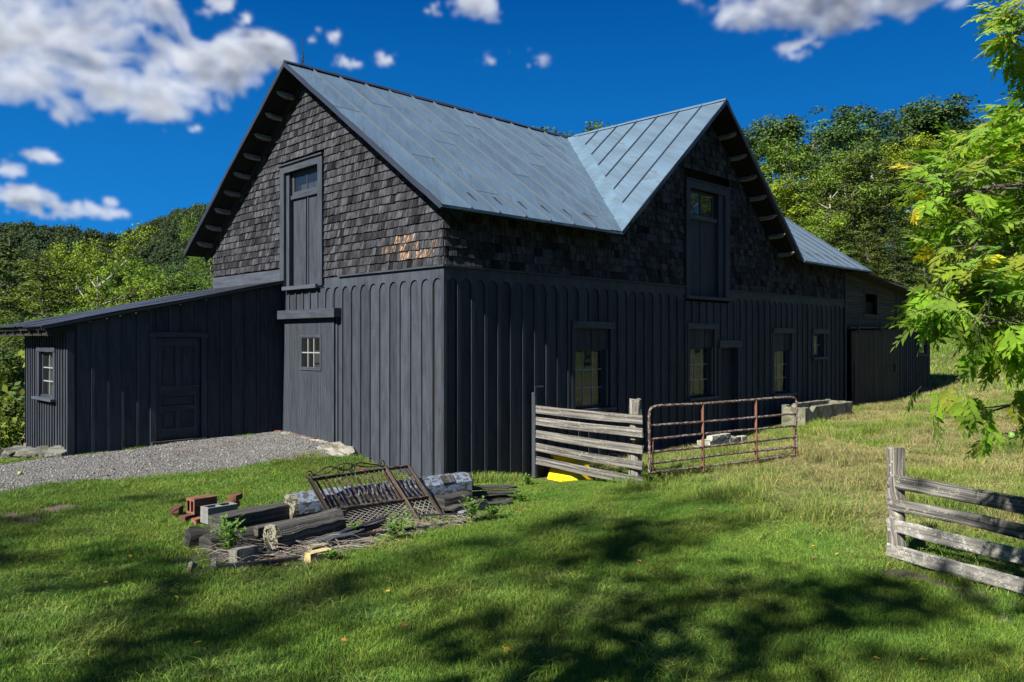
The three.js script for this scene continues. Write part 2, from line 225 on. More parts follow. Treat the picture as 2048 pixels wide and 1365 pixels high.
const MT = {
  paint: mat({ color: rgb(0.053, 0.062, 0.079), specularIntensity: 0.18, map: T.paint, bumpMap: T.paintB, bumpScale: 0.0025, roughness: 0.62, name: 'black_paint' }, true),
  trim: mat({ color: rgb(0.060, 0.070, 0.089), specularIntensity: 0.2, map: T.paint, bumpMap: T.paintB, bumpScale: 0.002, roughness: 0.58, name: 'black_trim_paint' }, true),
  beams: mat({ color: rgb(0.02, 0.02, 0.021), map: T.grey, bumpMap: T.greyB, bumpScale: 0.004, roughness: 0.9, name: 'dark_timber' }),
  shingle: mat({ color: rgb(0.070, 0.073, 0.082), specularIntensity: 0.12, map: T.shingle, bumpMap: T.shingleB, bumpScale: 0.004, roughness: 0.8, name: 'stained_shingle' }, true),
  worn: mat({ color: rgb(1, 1, 1), map: T.worn, bumpMap: T.shingleB, bumpScale: 0.004, roughness: 0.85, name: 'worn_shingle' }),
  grey: mat({ color: rgb(0.245, 0.238, 0.225), map: T.grey, bumpMap: T.greyB, bumpScale: 0.006, roughness: 0.9, name: 'weathered_wood' }),
  old: mat({ color: rgb(0.105, 0.102, 0.097), map: T.grey, bumpMap: T.greyB, bumpScale: 0.008, roughness: 0.92, name: 'old_timber' }),
  roof: mat({ color: rgb(0.098, 0.158, 0.222), map: T.roof, bumpMap: T.roofB, bumpScale: 0.006, roughness: 0.58, metalness: 0.1, name: 'painted_roof_metal' }),
  roofSeam: mat({ color: rgb(0.035, 0.055, 0.078), roughness: 0.6, metalness: 0.1, name: 'roof_seam' }),
  roofRust: mat({ color: rgb(0.11, 0.12, 0.13), roughness: 0.85, name: 'rusty_lap' }),
  tin: mat({ color: rgb(0.055, 0.066, 0.09), map: T.roof, roughness: 0.42, metalness: 0.5, name: 'dark_tin' }),
  rust: mat({ color: rgb(0.17, 0.155, 0.155), map: T.rust, roughness: 0.85, metalness: 0.1, name: 'rusty_steel' }),
  iron: mat({ color: rgb(0.085, 0.07, 0.06), map: T.rust, roughness: 0.8, metalness: 0.2, name: 'rusty_iron' }),
  blackIron: mat({ color: rgb(0.022, 0.023, 0.026), roughness: 0.55, metalness: 0.4, name: 'black_iron' }),
  stone: mat({ color: rgb(0.30, 0.29, 0.27), map: T.stone, bumpMap: T.stone, bumpScale: 0.006, roughness: 0.95, name: 'stone' }),
  concrete: mat({ color: rgb(0.17, 0.17, 0.135), map: T.stone, bumpMap: T.stone, bumpScale: 0.008, roughness: 0.95, name: 'mossy_concrete' }),
  block: mat({ color: rgb(0.19, 0.195, 0.19), map: T.soil, bumpMap: T.soil, bumpScale: 0.004, roughness: 0.95, name: 'concrete_block' }),
  brick: mat({ color: rgb(0.20, 0.085, 0.055), map: T.stone, bumpMap: T.stone, bumpScale: 0.005, roughness: 0.95, name: 'red_clay' }),
  cream: mat({ color: rgb(0.46, 0.38, 0.19), map: T.stone, bumpMap: T.stone, bumpScale: 0.003, roughness: 0.9, name: 'cream_brick' }),
  yellow: mat({ color: rgb(0.62, 0.43, 0.006), roughness: 0.45, name: 'yellow_plastic' }),
  octo: mat({ color: rgb(0.5, 0.5, 0.5), map: T.octo, bumpMap: T.octo, bumpScale: 0.006, roughness: 0.75, name: 'flaking_blue_paint' }),
  lichen: mat({ color: rgb(0.28, 0.28, 0.28), map: T.lichen, bumpMap: T.lichen, bumpScale: 0.012, roughness: 0.95, name: 'lichen' }),
  bark: mat({ color: rgb(0.17, 0.15, 0.13), map: T.bark, bumpMap: T.bark, bumpScale: 0.02, roughness: 0.95, name: 'bark' }),
  barkPale: mat({ color: rgb(0.36, 0.35, 0.33), map: T.bark, bumpMap: T.bark, bumpScale: 0.015, roughness: 0.95, name: 'pale_bark' }),
  twig: mat({ color: rgb(0.22, 0.19, 0.165), roughness: 0.95, name: 'dry_twig' }),
  siding: mat({ color: rgb(0.07, 0.075, 0.08), map: T.grey, bumpMap: T.greyB, bumpScale: 0.006, roughness: 0.92, name: 'grey_black_siding' }),
  doorwood: mat({ color: rgb(0.075, 0.066, 0.052), map: T.grey, bumpMap: T.greyB, bumpScale: 0.004, roughness: 0.92, name: 'brown_black_planks' }),
  postwood: mat({ color: rgb(0.32, 0.305, 0.28), map: T.grey, bumpMap: T.greyB, bumpScale: 0.012, roughness: 0.95, name: 'weathered_post' }),
  greyLichen: mat({ color: rgb(0.27, 0.265, 0.25), map: T.greyL, bumpMap: T.greyB, bumpScale: 0.008, roughness: 0.95, name: 'lichened_rail' }),
  rustRed: mat({ color: rgb(0.17, 0.07, 0.05), map: T.stone, roughness: 0.85, name: 'red_rust' }),
  paleConcrete: mat({ color: rgb(0.32, 0.31, 0.29), map: T.stone, bumpMap: T.stone, bumpScale: 0.01, roughness: 0.95, name: 'pale_concrete' }),
  whiteBrick: mat({ color: rgb(0.42, 0.42, 0.40), map: T.stone, bumpMap: T.stone, bumpScale: 0.005, roughness: 0.95, name: 'whitewashed_brick' }),
  darkStone: mat({ color: rgb(0.16, 0.165, 0.155), map: T.stone, bumpMap: T.stone, bumpScale: 0.02, roughness: 0.95, name: 'dark_stone' }),
  gatewood: mat({ color: rgb(0.125, 0.10, 0.075), map: T.grey, bumpMap: T.greyB, bumpScale: 0.004, roughness: 0.9, name: 'brown_gate_wood' }),
  twigGrey: mat({ color: rgb(0.30, 0.28, 0.25), roughness: 0.8, metalness: 0.2, name: 'old_wire' }),
  stem: mat({ color: rgb(0.10, 0.15, 0.03), roughness: 0.9, name: 'green_stem' }),
  leafSolid: mat({ color: rgb(1, 1, 1), roughness: 0.6, name: 'green_husk' }),
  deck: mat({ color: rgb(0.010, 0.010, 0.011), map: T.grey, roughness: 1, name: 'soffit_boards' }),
  lookout: mat({ color: rgb(0.32, 0.32, 0.32), map: T.grey, roughness: 0.9, name: 'log_end' }),
  white: mat({ color: rgb(0.19, 0.205, 0.205), roughness: 0.7, name: 'flaking_white' }),
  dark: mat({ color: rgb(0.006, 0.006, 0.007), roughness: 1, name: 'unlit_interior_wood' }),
  glass: mat({ color: rgb(0.85, 0.92, 0.9), roughness: 0.02, transmission: 0.99, thickness: 0, ior: 1.62, vertexColors: false, name: 'window_glass' }, true),
  leaf: mat({ color: rgb(1, 1, 1), roughness: 0.9, specularIntensity: 0.3, transmission: 0.35, thickness: 0, side: THREE.DoubleSide, name: 'foliage' }, true),
  leafWarm: mat({ color: rgb(1.3, 1.15, 0.9), roughness: 0.9, specularIntensity: 0.3, transmission: 0.35, thickness: 0, side: THREE.DoubleSide, name: 'foliage_warm' }, true),
  leafDeep: mat({ color: rgb(0.78, 0.84, 0.85), roughness: 0.9, specularIntensity: 0.3, transmission: 0.35, thickness: 0, side: THREE.DoubleSide, name: 'foliage_deep' }, true),
  leafPale: mat({ color: rgb(1.0, 1.12, 1.5), roughness: 0.9, specularIntensity: 0.3, transmission: 0.35, thickness: 0, side: THREE.DoubleSide, name: 'foliage_pale' }, true),
  leafNear: mat({ color: rgb(1.25, 1.25, 1.1), roughness: 0.85, specularIntensity: 0.3, transmission: 0.6, thickness: 0, side: THREE.DoubleSide, name: 'near_foliage' }, true),
  grass: mat({ color: rgb(1, 1, 1), roughness: 0.8, specularIntensity: 0.5, transmission: 0.25, thickness: 0, side: THREE.DoubleSide, name: 'grass_blades' }, true),
};

// ---------------------------------------------------------------- ground
const KNOT = [[0, 0, -0.12], [0.6, 1.2, -0.1], [-0.25, -1.3, -0.08], [-0.25, -2.0, -0.02], [-0.3, -2.5, 0.12], [-0.3, -3.2, 0.24], [-0.3, -5.4, 0.34], [-2.3, -5.4, 0.27], [-2, -4.2, 0.17], [-1.0, -4.2, 0.24], [-4.2, -5.4, 0.2], [-4.4, -7.0, 0.0], [-4.4, -8.3, -0.12], [-5.4, -5.2, 0.1], [-5.8, -3.3, 0.02],
  [-3.7, -3, 0.06], [-1.6, -2.6, 0.10], [-6, -9, -0.3], [-10, -6, -0.1], [-14, -12, -1.2], [-8, -20, -2.6], [0, -14, -0.9], [2.2, 0.1, -0.27], [2.5, 0.9, -0.29], [2.2, 2.5, -0.12], [5, 0.3, -0.22], [8, 0.5, -0.2], [11, 0.4, -0.05], [11.2, 1.1, 0.07], [14, 1.1, 0.17], [16.8, 0.5, 0.18], [20.5, 0.3, 0.24], [24.2, 0.3, 0.42],
  [5.8, 3.5, 0.05], [4, 3, -0.05], [0, 7.3, 0], [-2, 4, -0.02], [-5, 2.8, -0.05], [-6, -0.8, 0], [-7, 2.7, 0], [-5, 6.6, 0], [-8.6, 10.4, 0], [-1, 10, 0], [8, 8, 0.15], [14, 5, 0.3], [20, 4, 0.6], [30, 3, 1.2], [30, -6, 1.3], [26, -14, 1.2], [36, 2, 2.2], [44, 0, 4.4], [44, -16, 4.5], [60, -10, 8.5], [40, 25, 3], [15, 25, 1], [-20, 20, 0], [-20, 0, -0.2], [-30, -30, -4], [0, -35, -3], [30, -40, 3.5], [0, 50, 1], [-50, 0, -1], [-50, 50, 1], [60, 40, 7], [60, -50, 8], [-50, -60, -5], [0, -70, -3]];
const TPS = (() => {                                     // smooth surface through the surveyed spots
  const n = KNOT.length, A = [], ph = (r2) => (r2 > 1e-9 ? 0.5 * r2 * Math.log(r2) : 0), S = 20;
  for (let i = 0; i < n + 3; i++) A.push(new Array(n + 4).fill(0));
  for (let i = 0; i < n; i++) { for (let j = 0; j < n; j++) A[i][j] = ph(((KNOT[i][0] - KNOT[j][0]) ** 2 + (KNOT[i][1] - KNOT[j][1]) ** 2) / S / S); A[i][i] += 0.0004; A[i][n] = A[n][i] = 1; A[i][n + 1] = A[n + 1][i] = KNOT[i][0] / S; A[i][n + 2] = A[n + 2][i] = KNOT[i][1] / S; A[i][n + 3] = KNOT[i][2]; }
  const m = n + 3;
  for (let c = 0; c < m; c++) { let p = c; for (let r = c + 1; r < m; r++) if (Math.abs(A[r][c]) > Math.abs(A[p][c])) p = r; [A[c], A[p]] = [A[p], A[c]]; for (let r = 0; r < m; r++) if (r !== c) { const q = A[r][c] / A[c][c]; if (q) for (let k = c; k <= m; k++) A[r][k] -= q * A[c][k]; } }
  const w = A.map((r, i) => r[m] / r[i]);
  return (x, z) => { let y = w[n] + w[n + 1] * x / S + w[n + 2] * z / S; for (let i = 0; i < n; i++) y += w[i] * ph(((x - KNOT[i][0]) ** 2 + (z - KNOT[i][1]) ** 2) / S / S); return y; };
})();
const dirAt = (px) => FW.clone().addScaledVector(RT, (px - 1024) / 1593);
const HILL = [[-260, 520, 74, 200], [60, 480, 66, 150], [680, 640, 122, 215], [1300, 420, 40, 150], [1750, 260, 26, 110], [2200, 300, 34, 130]].map(([px, d, h, r]) => { const v = dirAt(px); return [EYE.x + v.x * d, EYE.z + v.z * d, h, r]; }).concat([[-420, -120, 56, 170], [-380, 240, 50, 150], [-60, 460, 44, 150], [260, 360, 44, 140], [-260, -380, 60, 170]]);
function far(x, z) { let y = -5; for (const [a, b, h, r] of HILL) { const d = Math.hypot(x - a, z - b) / r; y = Math.max(y, h * Math.exp(-d * d) - 4); } const d = Math.hypot(x, z); return y + (f2(x / 70, z / 70, 4, 0, 0, 7) - 0.5) * 9 * step(90, 260, d) + 10 * step(700, 1400, d) * f2(x / 300, z / 300, 3, 0, 0, 9); }
function ground(x, z) {
  const d = Math.hypot(x - 5, z), t = step(52, 95, d);
  let y = t < 1 ? TPS(x, z) : 0;
  if (t > 0) y = lerp(y, far(x, z), t);
  return y + (f2(x / 1.7, z / 1.7, 2, 0, 0, 3) - 0.5) * 0.05;
}
const inPoly = (x, z, P) => { let c = false; for (let i = 0, j = P.length - 1; i < P.length; j = i++) { const [a, b] = P[i], [d, e] = P[j]; if ((b > z) !== (e > z) && x < (d - a) * (z - b) / (e - b) + a) c = !c; } return c; };
const GRAVEL = [[0.2, -2.75], [-0.5, -2.62], [-1.6, -2.62], [-2.9, -2.82], [-3.8, -3.02], [-4.9, -3.3], [-5.9, -3.35], [-8, -3.1], [-16, -2.6], [-16, -5.6], [-8, -5.6], [-5.6, -5.9], [-4.3, -6.1], [-4.1, -5.5], [0.2, -5.5]];
const edgeDist = (x, z, P) => { let m = 1e9; for (let i = 0, j = P.length - 1; i < P.length; j = i++) { const [a, b] = P[i], [d, e] = P[j], t = clamp(((x - a) * (d - a) + (z - b) * (e - b)) / ((d - a) ** 2 + (e - b) ** 2)); m = Math.min(m, Math.hypot(x - a - t * (d - a), z - b - t * (e - b))); } return m; };
const gravelIn = (x, z) => { const d = edgeDist(x, z, GRAVEL) * (inPoly(x, z, GRAVEL) ? 1 : -1); return d + (f2(x * 2.2, z * 2.2, 3, 0, 0, 31) - 0.5) * 0.3; };
const dirt = (x, z) => {                                 // bare soil: 0 grass, 1 soil
  const e = (a, b, ra, rb, an) => { const c = Math.cos(an), s = Math.sin(an), dx = x - a, dz = z - b; return Math.hypot((dx * c + dz * s) / ra, (-dx * s + dz * c) / rb); };
  const n = (f2(x * 3.2, z * 3.2, 5, 0, 0, 41) - 0.5) * 1.5;
  let v = Math.max(1.25 - e(-3.6, 2.0, 2.2, 1.0, -0.22), 1.3 - e(-6.15, -1.4, 1.05, 0.6, -0.6), 1.1 - e(-0.34, 3.97, 0.33, 0.24, 0), 1.15 - e(2.4, 2.9, 1.1, 0.3, -0.2), 1.0 - e(1.2, 0.35, 1.4, 0.3, 0), 1.1 - e(-7.6, 3.2, 0.55, 0.28, 0.4) , 0.9 - e(-0.4, -1.9, 0.5, 0.9, 0), 1.1 - e(-0.9, 8.9, 0.45, 1.9, 0.3));
  return clamp((v + n * 0.7) * 2.2);
};
const dry = (x, z) => clamp(step(1.0, 4.5, x + 0.35 * z - 1.2) * clamp(2.6 * f2(x * 0.8, z * 1.3, 4, 0, 0, 51) - 0.73) * step(12, 3, Math.abs(z - 3.5) - 4) * step(38, 26, x) + 0.36 * (f2(x * 0.9, z * 0.9, 4, 0, 0, 55) - 0.42));
const LAWN = [0.108, 0.200, 0.019], HAY = [0.34, 0.30, 0.145];
{
  const ax = []; for (let v = 0, s = 0.32; v < 1500; v += s) { ax.push(v); if (v > 34) s *= 1.09; } const xs = [...ax.slice(1).map((v) => -v).reverse(), ...ax].map((v) => v + 3), zs = [...ax.slice(1).map((v) => -v).reverse(), ...ax];
  const nx = xs.length, nz = zs.length, P = [], U = [], C = [], I = [];
  for (let j = 0; j < nz; j++) for (let i = 0; i < nx; i++) {
    const x = xs[i], z = zs[j], y = ground(x, z) - (gravelIn(x, z) > 0.25 ? 0.05 : 0), r = Math.hypot(x, z); P.push(x, y, z); U.push(x / 2.3, z / 2.3);
    const q = dirt(x, z), h = dry(x, z), n = 0.7 + 0.6 * f2(x, z, 3, 0, 0, 61), f = step(40, 70, r);
    const c = [0, 1, 2].map((k) => lerp(lerp(lerp(LAWN[k] * 0.55, HAY[k] * 0.45, h) * n, [0.095, 0.072, 0.052][k] * n, q), [0.03, 0.045, 0.014][k], f)); C.push(...c);
  }
  for (let j = 0; j < nz - 1; j++) for (let i = 0; i < nx - 1; i++) { const a = j * nx + i; I.push(a, a + nx, a + 1, a + 1, a + nx, a + nx + 1); }
  tag(part('ground', geo(P, null, U, I, C), mat({ color: rgb(1, 1, 1), map: T.soil, bumpMap: T.soil, bumpScale: 0.02, roughness: 1, name: 'ground' }), scene), 'mown lawn and rough meadow around the black barn', 'ground', null, 'structure');
}
{ // gravel apron in front of the shed: a sheet and the stones lying on it
  const P = [], U = [], I = [], s = 0.11, x0 = -16.2, z0 = -6.6, nx = Math.ceil(16.6 / s), nz = Math.ceil(4.3 / s), C = [];
  for (let j = 0; j <= nz; j++) for (let i = 0; i <= nx; i++) { const x = x0 + i * s, z = z0 + j * s, d = gravelIn(x, z); P.push(x, ground(x, z) + (d > 0 ? Math.min(0.03, d * 0.15) : Math.max(-0.2, d * 0.6)) + (n2(x * 7, z * 7) - 0.5) * 0.008, z); U.push(x / 1.4, z / 1.4); const k = 0.85 + 0.3 * f2(x * 1.2, z * 1.2, 3, 0, 0, 77); C.push(k, k, k); }
  for (let j = 0; j < nz; j++) for (let i = 0; i < nx; i++) { const a = j * (nx + 1) + i; I.push(a, a + nx + 1, a + 1, a + 1, a + nx + 1, a + nx + 2); }
  tag(part('gravel_drive', geo(P, null, U, I, C), mat({ color: rgb(0.15, 0.148, 0.143), map: T.gravel, bumpMap: T.gravel, bumpScale: 0.012, roughness: 1, name: 'gravel' }), scene), 'grey crushed stone drive in front of the lean-to shed', 'drive', null, 'structure');
  const r = rng(5), list = [], g = new THREE.IcosahedronGeometry(1, 0); tint(g, 1);
  while (list.length < 60000) { const x = -9 + r() * 9.1, z = -6.3 + r() * 3.7, d = gravelIn(x, z); if (d < -0.05 || (d < 0.1 && r() < 0.7)) { if (r() > 0.02 || d < -0.5) continue; } list.push([x, z, d]); }
  const im = new THREE.InstancedMesh(g, mat({ color: rgb(1, 1, 1), roughness: 1, name: 'crushed_stone' }), list.length), m4 = new THREE.Matrix4(), q = new THREE.Quaternion(), e = new THREE.Euler(), c = new THREE.Color();
  list.forEach(([x, z, d], i) => { const sc = 0.0055 + 0.008 * r() * r() + (r() < 0.012 ? 0.012 : 0); q.setFromEuler(e.set(r() * 6, r() * 6, r() * 6)); m4.compose(new THREE.Vector3(x, ground(x, z) + Math.max(0, Math.min(0.03, d * 0.15)) + sc * 0.3, z), q, new THREE.Vector3(sc * 1.2, sc * 0.8, sc)); im.setMatrixAt(i, m4); const k = 0.04 + 0.24 * r() * (0.4 + 0.6 * r()); im.setColorAt(i, c.setRGB(k * 1.02, k * 1.01, k * 0.98)); });
  im.name = 'gravel_stones'; scene.add(im); tag(im, 'loose grey gravel stones lying on the drive', 'gravel', null, 'stuff');
}

// ---------------------------------------------------------------- the barn
const L = 16.23, W = 8.95, RIDGE = 8.02, EAVE = 4.5, ZR = -4.475, OH = 0.53, EZ = 0.57, XC = 8.2, HC = 4.03;
const slopeM = (RIDGE - EAVE) / (EZ - ZR), slopeC = (RIDGE - EAVE) / HC;
const barn = thing('barn', 'large black painted two-storey barn with crossing metal roofs and shingled gables', 'barn', [0, 0, 0]);
function wall(name, pos, turn, geom, label) { const w = part(name, geom, MT.dark, barn, label); w.position.set(...pos); w.rotation.y = turn; return w; }
const shapeGeo = (pts, th, z = 0) => { const s = new THREE.Shape(pts.map((p) => new THREE.Vector2(...p))); const g = new THREE.ExtrudeGeometry(s, { depth: th, bevelEnabled: false }); g.translate(0, 0, z); tint(g, 1); return g; };
const rb = rng(101), tone = () => 0.78 + rb() * 0.44;
// scalloped frieze board over round-headed bays
function frieze(u0, u1, top, spring, bays, hw, th) {
  const s = new THREE.Shape(); s.moveTo(u0, top); s.lineTo(u0, spring);
  for (const c of bays) { s.lineTo(c - hw, spring); s.absarc(c, spring, hw, Math.PI, 0, true); }
  s.lineTo(u1, spring); s.lineTo(u1, top);
  const g = new THREE.ExtrudeGeometry(s, { depth: th, bevelEnabled: false, curveSegments: 10 }); g.translate(0, 0, -0.004);
  const uv = g.attributes.uv; for (let i = 0; i < uv.count; i++) uv.setXY(i, uv.getX(i) / 2 * 0.9, uv.getY(i) / 2);
  return tint(g, 1);
}
const boardM = (r, w0, w1, grain = 'y') => B(r[0], r[1], r[2], r[3], w0, w1, grain, tone());
// one course of shingles after another over a wall region; returns a list of [geometry, centre]
function shingleCourses(u0, u1, v0, topAt, holes, seed, widthMul = 1, vMin = () => -1) {
  const r = rng(seed), out = [], ex = 0.153;
  for (let row = 0; row < 40; row++) {
    const y0 = v0 + row * ex; let u = u0 - r() * 0.1;
    while (u < u1) {
      const w = (0.085 + r() * 0.115) * widthMul; let a = Math.max(u0, u), b = Math.min(u1, u + w - 0.004); u += w;
      if (b - a < 0.03) continue;
      for (const [p, q, s, t] of holes) if (y0 + ex > s + 0.02 && y0 < t - 0.02) { if (a >= p && b <= q) b = a; else if (a < p && b > p) b = p; else if (a < q && b > q) a = q; }
      if (b - a < 0.03) continue;
      const bot = y0 + (r() - 0.5) * 0.014, sk = (r() - 0.5) * 0.012; if (bot < vMin((a + b) / 2)) continue;
      let ta = bot + ex * 1.3, tb = ta; const la = topAt(a) - 0.01, lb = topAt(b) - 0.01;
      if (la < bot + 0.02 && lb < bot + 0.02) continue;
      ta = Math.max(bot + 0.008, Math.min(ta, la)); tb = Math.max(bot + 0.008, Math.min(tb, lb));
      const wb = 0.032 + r() * 0.014, wt = 0.006, k = 0.38 + 0.95 * r() + (r() < 0.15 ? -0.25 : 0) , kk = Math.max(0.18, k);
      out.push([shingleGeo(a, b, bot, bot + sk, ta, tb, wb, wt, kk, r), (a + b) / 2, bot]);
    }
  }
  return out;
}
function shingleGeo(a, b, ba, bb, ta, tb, wb, wt, k, r) {
  const v = [[a, ba, wb], [b, bb, wb + (r() - 0.5) * 0.008], [b, tb, wt], [a, ta, wt], [a, ba, 0.001], [b, bb, 0.001], [b, tb, 0.001], [a, ta, 0.001]];
  const P = [], U = [], I = [], uo = r() * 9, vo = r() * 9;
  for (const f of [[0, 1, 2, 3], [4, 5, 1, 0], [4, 0, 3, 7], [1, 5, 6, 2]]) { const n = P.length / 3; for (const i of f) { P.push(...v[i]); U.push((v[i][0] + v[i][2]) / 0.5 + uo, (v[i][1] - v[i][2]) / 1.2 + vo); } I.push(n, n + 1, n + 2, n, n + 2, n + 3); }
  return tint(geo(P, null, U, I), [k, k * (0.985 + 0.02 * r()), k * (0.97 + 0.06 * r())]);
}
const roofM = (z) => RIDGE - slopeM * Math.abs(z - ZR), roofC = (x) => RIDGE - slopeC * Math.abs(x - XC);

// gable wall, local u from the far corner (0) to the near corner (8.95), v up, w outward
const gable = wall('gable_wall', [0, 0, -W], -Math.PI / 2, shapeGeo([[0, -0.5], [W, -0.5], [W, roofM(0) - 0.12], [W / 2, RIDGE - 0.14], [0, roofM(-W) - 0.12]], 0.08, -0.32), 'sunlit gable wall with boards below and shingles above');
{
  const bay = (k) => W - 0.155 - 0.3135 * k, holes = [[3.3, 5.68, -1, 2.86]];
  // lower storey: right of and above the sliding door
  for (let k = 0; k < 12; k++) { const c = bay(k); for (const r of subtract([[c - 0.1557, c + 0.1557, k > 6 ? 0 : -0.5, 3.5]], holes)) part('board', boardM(r, -0.03, (rb() - 0.5) * 0.004), MT.paint, gable); }
  for (let k = 0; k <= 12; k++) { const c = W - 0.3135 * k + 0.0; for (const r of subtract([[k ? c - 0.036 : c - 0.045, k ? c + 0.036 : c + 0.026, k > 6 ? 0 : -0.5, 3.262]], holes)) part('batten', boardM(r, -0.004, 0.026), MT.paint, gable); }
  part('frieze_board', frieze(5.2, W + 0.026, 3.575, 3.262, Array.from({ length: 12 }, (_, k) => bay(11 - k)), 0.12, 0.03), MT.trim, gable);
  part('drip_ledge', line([5.75, 3.59, 0.028], [W + 0.07, 3.585, 0.028], [[-0.018, -0.04], [-0.018, 0.045], [0.012, 0.045], [0.02, -0.04]]), MT.trim, gable);
  // below the hayloft door: short boards, and the beam over the sliding door
  for (let i = 0; i < 6; i++) { const a = 3.44 + i * 0.29; part('board', boardM([a, a + 0.287, 2.9, 3.44], -0.03, -0.002), MT.paint, gable); part('batten', boardM([a - 0.025, a + 0.03, 2.9, 3.40], -0.004, 0.022), MT.paint, gable); }
  part('batten', boardM([3.4, 5.2, 3.40, 3.44], -0.006, 0.02, 'x'), MT.paint, gable);
  part('door_header', B(3.31, 5.83, 2.775, 2.955, 0, 0.2, 'x', 1), MT.trim, gable);
  part('door_jamb', B(5.58, 5.68, -0.1, 2.77, -0.06, 0.03, 'y', 1), MT.trim, gable); part('door_jamb', B(3.45, 3.66, -0.1, 2.77, -0.08, 0.012, 'y', 0.8), MT.trim, gable);
  // boards hidden behind and beside the shed
  for (let u = 0.0; u < 3.4; u += 0.3) part('board', boardM([u, u + 0.297, 2.4, 3.86], -0.03, 0), MT.paint, gable);
  part('flashing_board', B(-0.02, 3.42, 3.60, 3.875, 0.002, 0.03, 'x', 1.25), MT.trim, gable);
}
// shingles of the gable; the largest 300 in view are parts of their own
const shingleList = [];
{
  const s = shingleCourses(-0.01, W + 0.02, 3.605, (u) => roofM(u - W) - 0.2, [[3.40, 5.18, 3.4, 6.22]], 303, 1, (u) => (u < 3.42 ? 3.85 : 3.5));
  const worn = (u, v) => { let m = 0; for (const [a, b, ra, rb2] of [[7.75, 3.92, 0.55, 0.06], [7.9, 4.08, 0.4, 0.05], [8.3, 3.76, 0.4, 0.05], [8.75, 3.93, 0.12, 0.12], [7.95, 3.77, 0.25, 0.06]]) { m = Math.max(m, 1 - Math.hypot((u - a) / ra, (v - b) / rb2)); } return m > 0; };
  for (const [g, u, v] of s) { const d = Math.hypot(EYE.x, EYE.y - v, EYE.z - (u - W)); shingleList.push([d, g, 'g', worn(u, v) ? MT.worn : MT.shingle]); }
}
// long wall
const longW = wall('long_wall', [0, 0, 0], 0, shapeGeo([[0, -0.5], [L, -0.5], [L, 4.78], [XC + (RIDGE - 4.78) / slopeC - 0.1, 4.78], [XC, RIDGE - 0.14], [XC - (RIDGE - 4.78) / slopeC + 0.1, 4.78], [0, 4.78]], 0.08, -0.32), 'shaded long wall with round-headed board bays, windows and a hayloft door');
const LH = { // openings: u0,u1,v0,v1
  w1: [3.34, 4.50, 0.93, 2.56], w2: [7.46, 8.60, 0.96, 2.60], d: [8.82, 9.70, -0.6, 2.14], w3: [11.58, 12.66, 0.87, 2.53], w4: [13.97, 14.72, 1.84, 2.53], hay: [7.26, 9.22, 3.38, 6.1] };
{
  const P = 0.318, holes = [LH.w1, LH.w2, LH.d, LH.w3, LH.w4, [7.28, 9.24, 3.25, 3.7]], wide = [[3.26, 4.58, 0.9, 2.7], [7.38, 8.72, 0.9, 2.73], [8.74, 9.8, -0.6, 2.32], [11.5, 12.76, 0.85, 2.66], [13.9, 14.8, 1.8, 2.66], [7.28, 9.24, 3.25, 3.7]];
  for (let k = 0; k < 51; k++) { const u0 = k * P + 0.002; for (const r of subtract([[u0, Math.min(L, u0 + P - 0.004), -0.55, 3.5]], holes)) part('board', boardM(r, -0.03, (rb() - 0.5) * 0.004), MT.paint, longW); }
  for (let k = 0; k <= 51; k++) { const u = k * P, a = k === 0 ? -0.001 : u - 0.036, b = k === 0 ? 0.045 : Math.min(L, u + 0.036); if (u > 7.3 && u < 9.2) { for (const r of subtract([[a, b, -0.55, 3.3]], wide)) part('batten', boardM(r, -0.004, 0.026), MT.paint, longW); continue; } for (const r of subtract([[a, b, -0.55, 3.262]], wide)) part('batten', boardM(r, -0.004, 0.026 + rb() * 0.003), MT.paint, longW); }
  const bays = Array.from({ length: 51 }, (_, k) => k * P + P / 2);
  part('frieze_board', frieze(-0.001, 7.28, 3.575, 3.262, bays.filter((c) => c < 7.1), 0.12, 0.03), MT.trim, longW);
  part('frieze_board', frieze(9.24, L, 3.575, 3.262, bays.filter((c) => c > 9.37 && c < L - 0.1), 0.12, 0.03), MT.trim, longW);
  for (const [a, b] of [[0, 7.28], [9.24, L + 0.02]]) part('drip_ledge', line([a, 3.585, 0.028], [b, 3.585, 0.028], [[-0.018, -0.04], [-0.018, 0.045], [0.012, 0.045], [0.02, -0.04]]), MT.trim, longW);
  part('corner_board', B(L - 0.08, L + 0.02, -0.3, 4.8, 0.03, 0.055, 'y', 0.9), MT.trim, longW);
  const s = shingleCourses(0.0, L - 0.06, 3.605, (u) => Math.max(4.86, roofC(u) - 0.2), [[7.22, 9.26, 3.3, 6.24]], 404, 1.25);
  for (const [g, u, v] of s) shingleList.push([Math.hypot(EYE.x - u, EYE.y - v, EYE.z) + 2.2, g, 'l', MT.shingle]);
}
shingleList.sort((a, b) => a[0] - b[0]);
shingleList.slice(0, 300).forEach(([, g, w, m]) => part('shingle', g, m, w === 'g' ? gable : longW));
for (const [w, p] of [['g', gable], ['l', longW]]) {
  const l = shingleList.slice(300).filter((s) => s[2] === w && s[3] === MT.shingle); const c = part('shingle_cladding', M(l.map((s) => s[1])), MT.shingle, p); c.userData.kind = 'stuff';
  const q = shingleList.slice(300).filter((s) => s[2] === w && s[3] === MT.worn); q.forEach((s) => part('shingle', s[1], s[3], p));
}
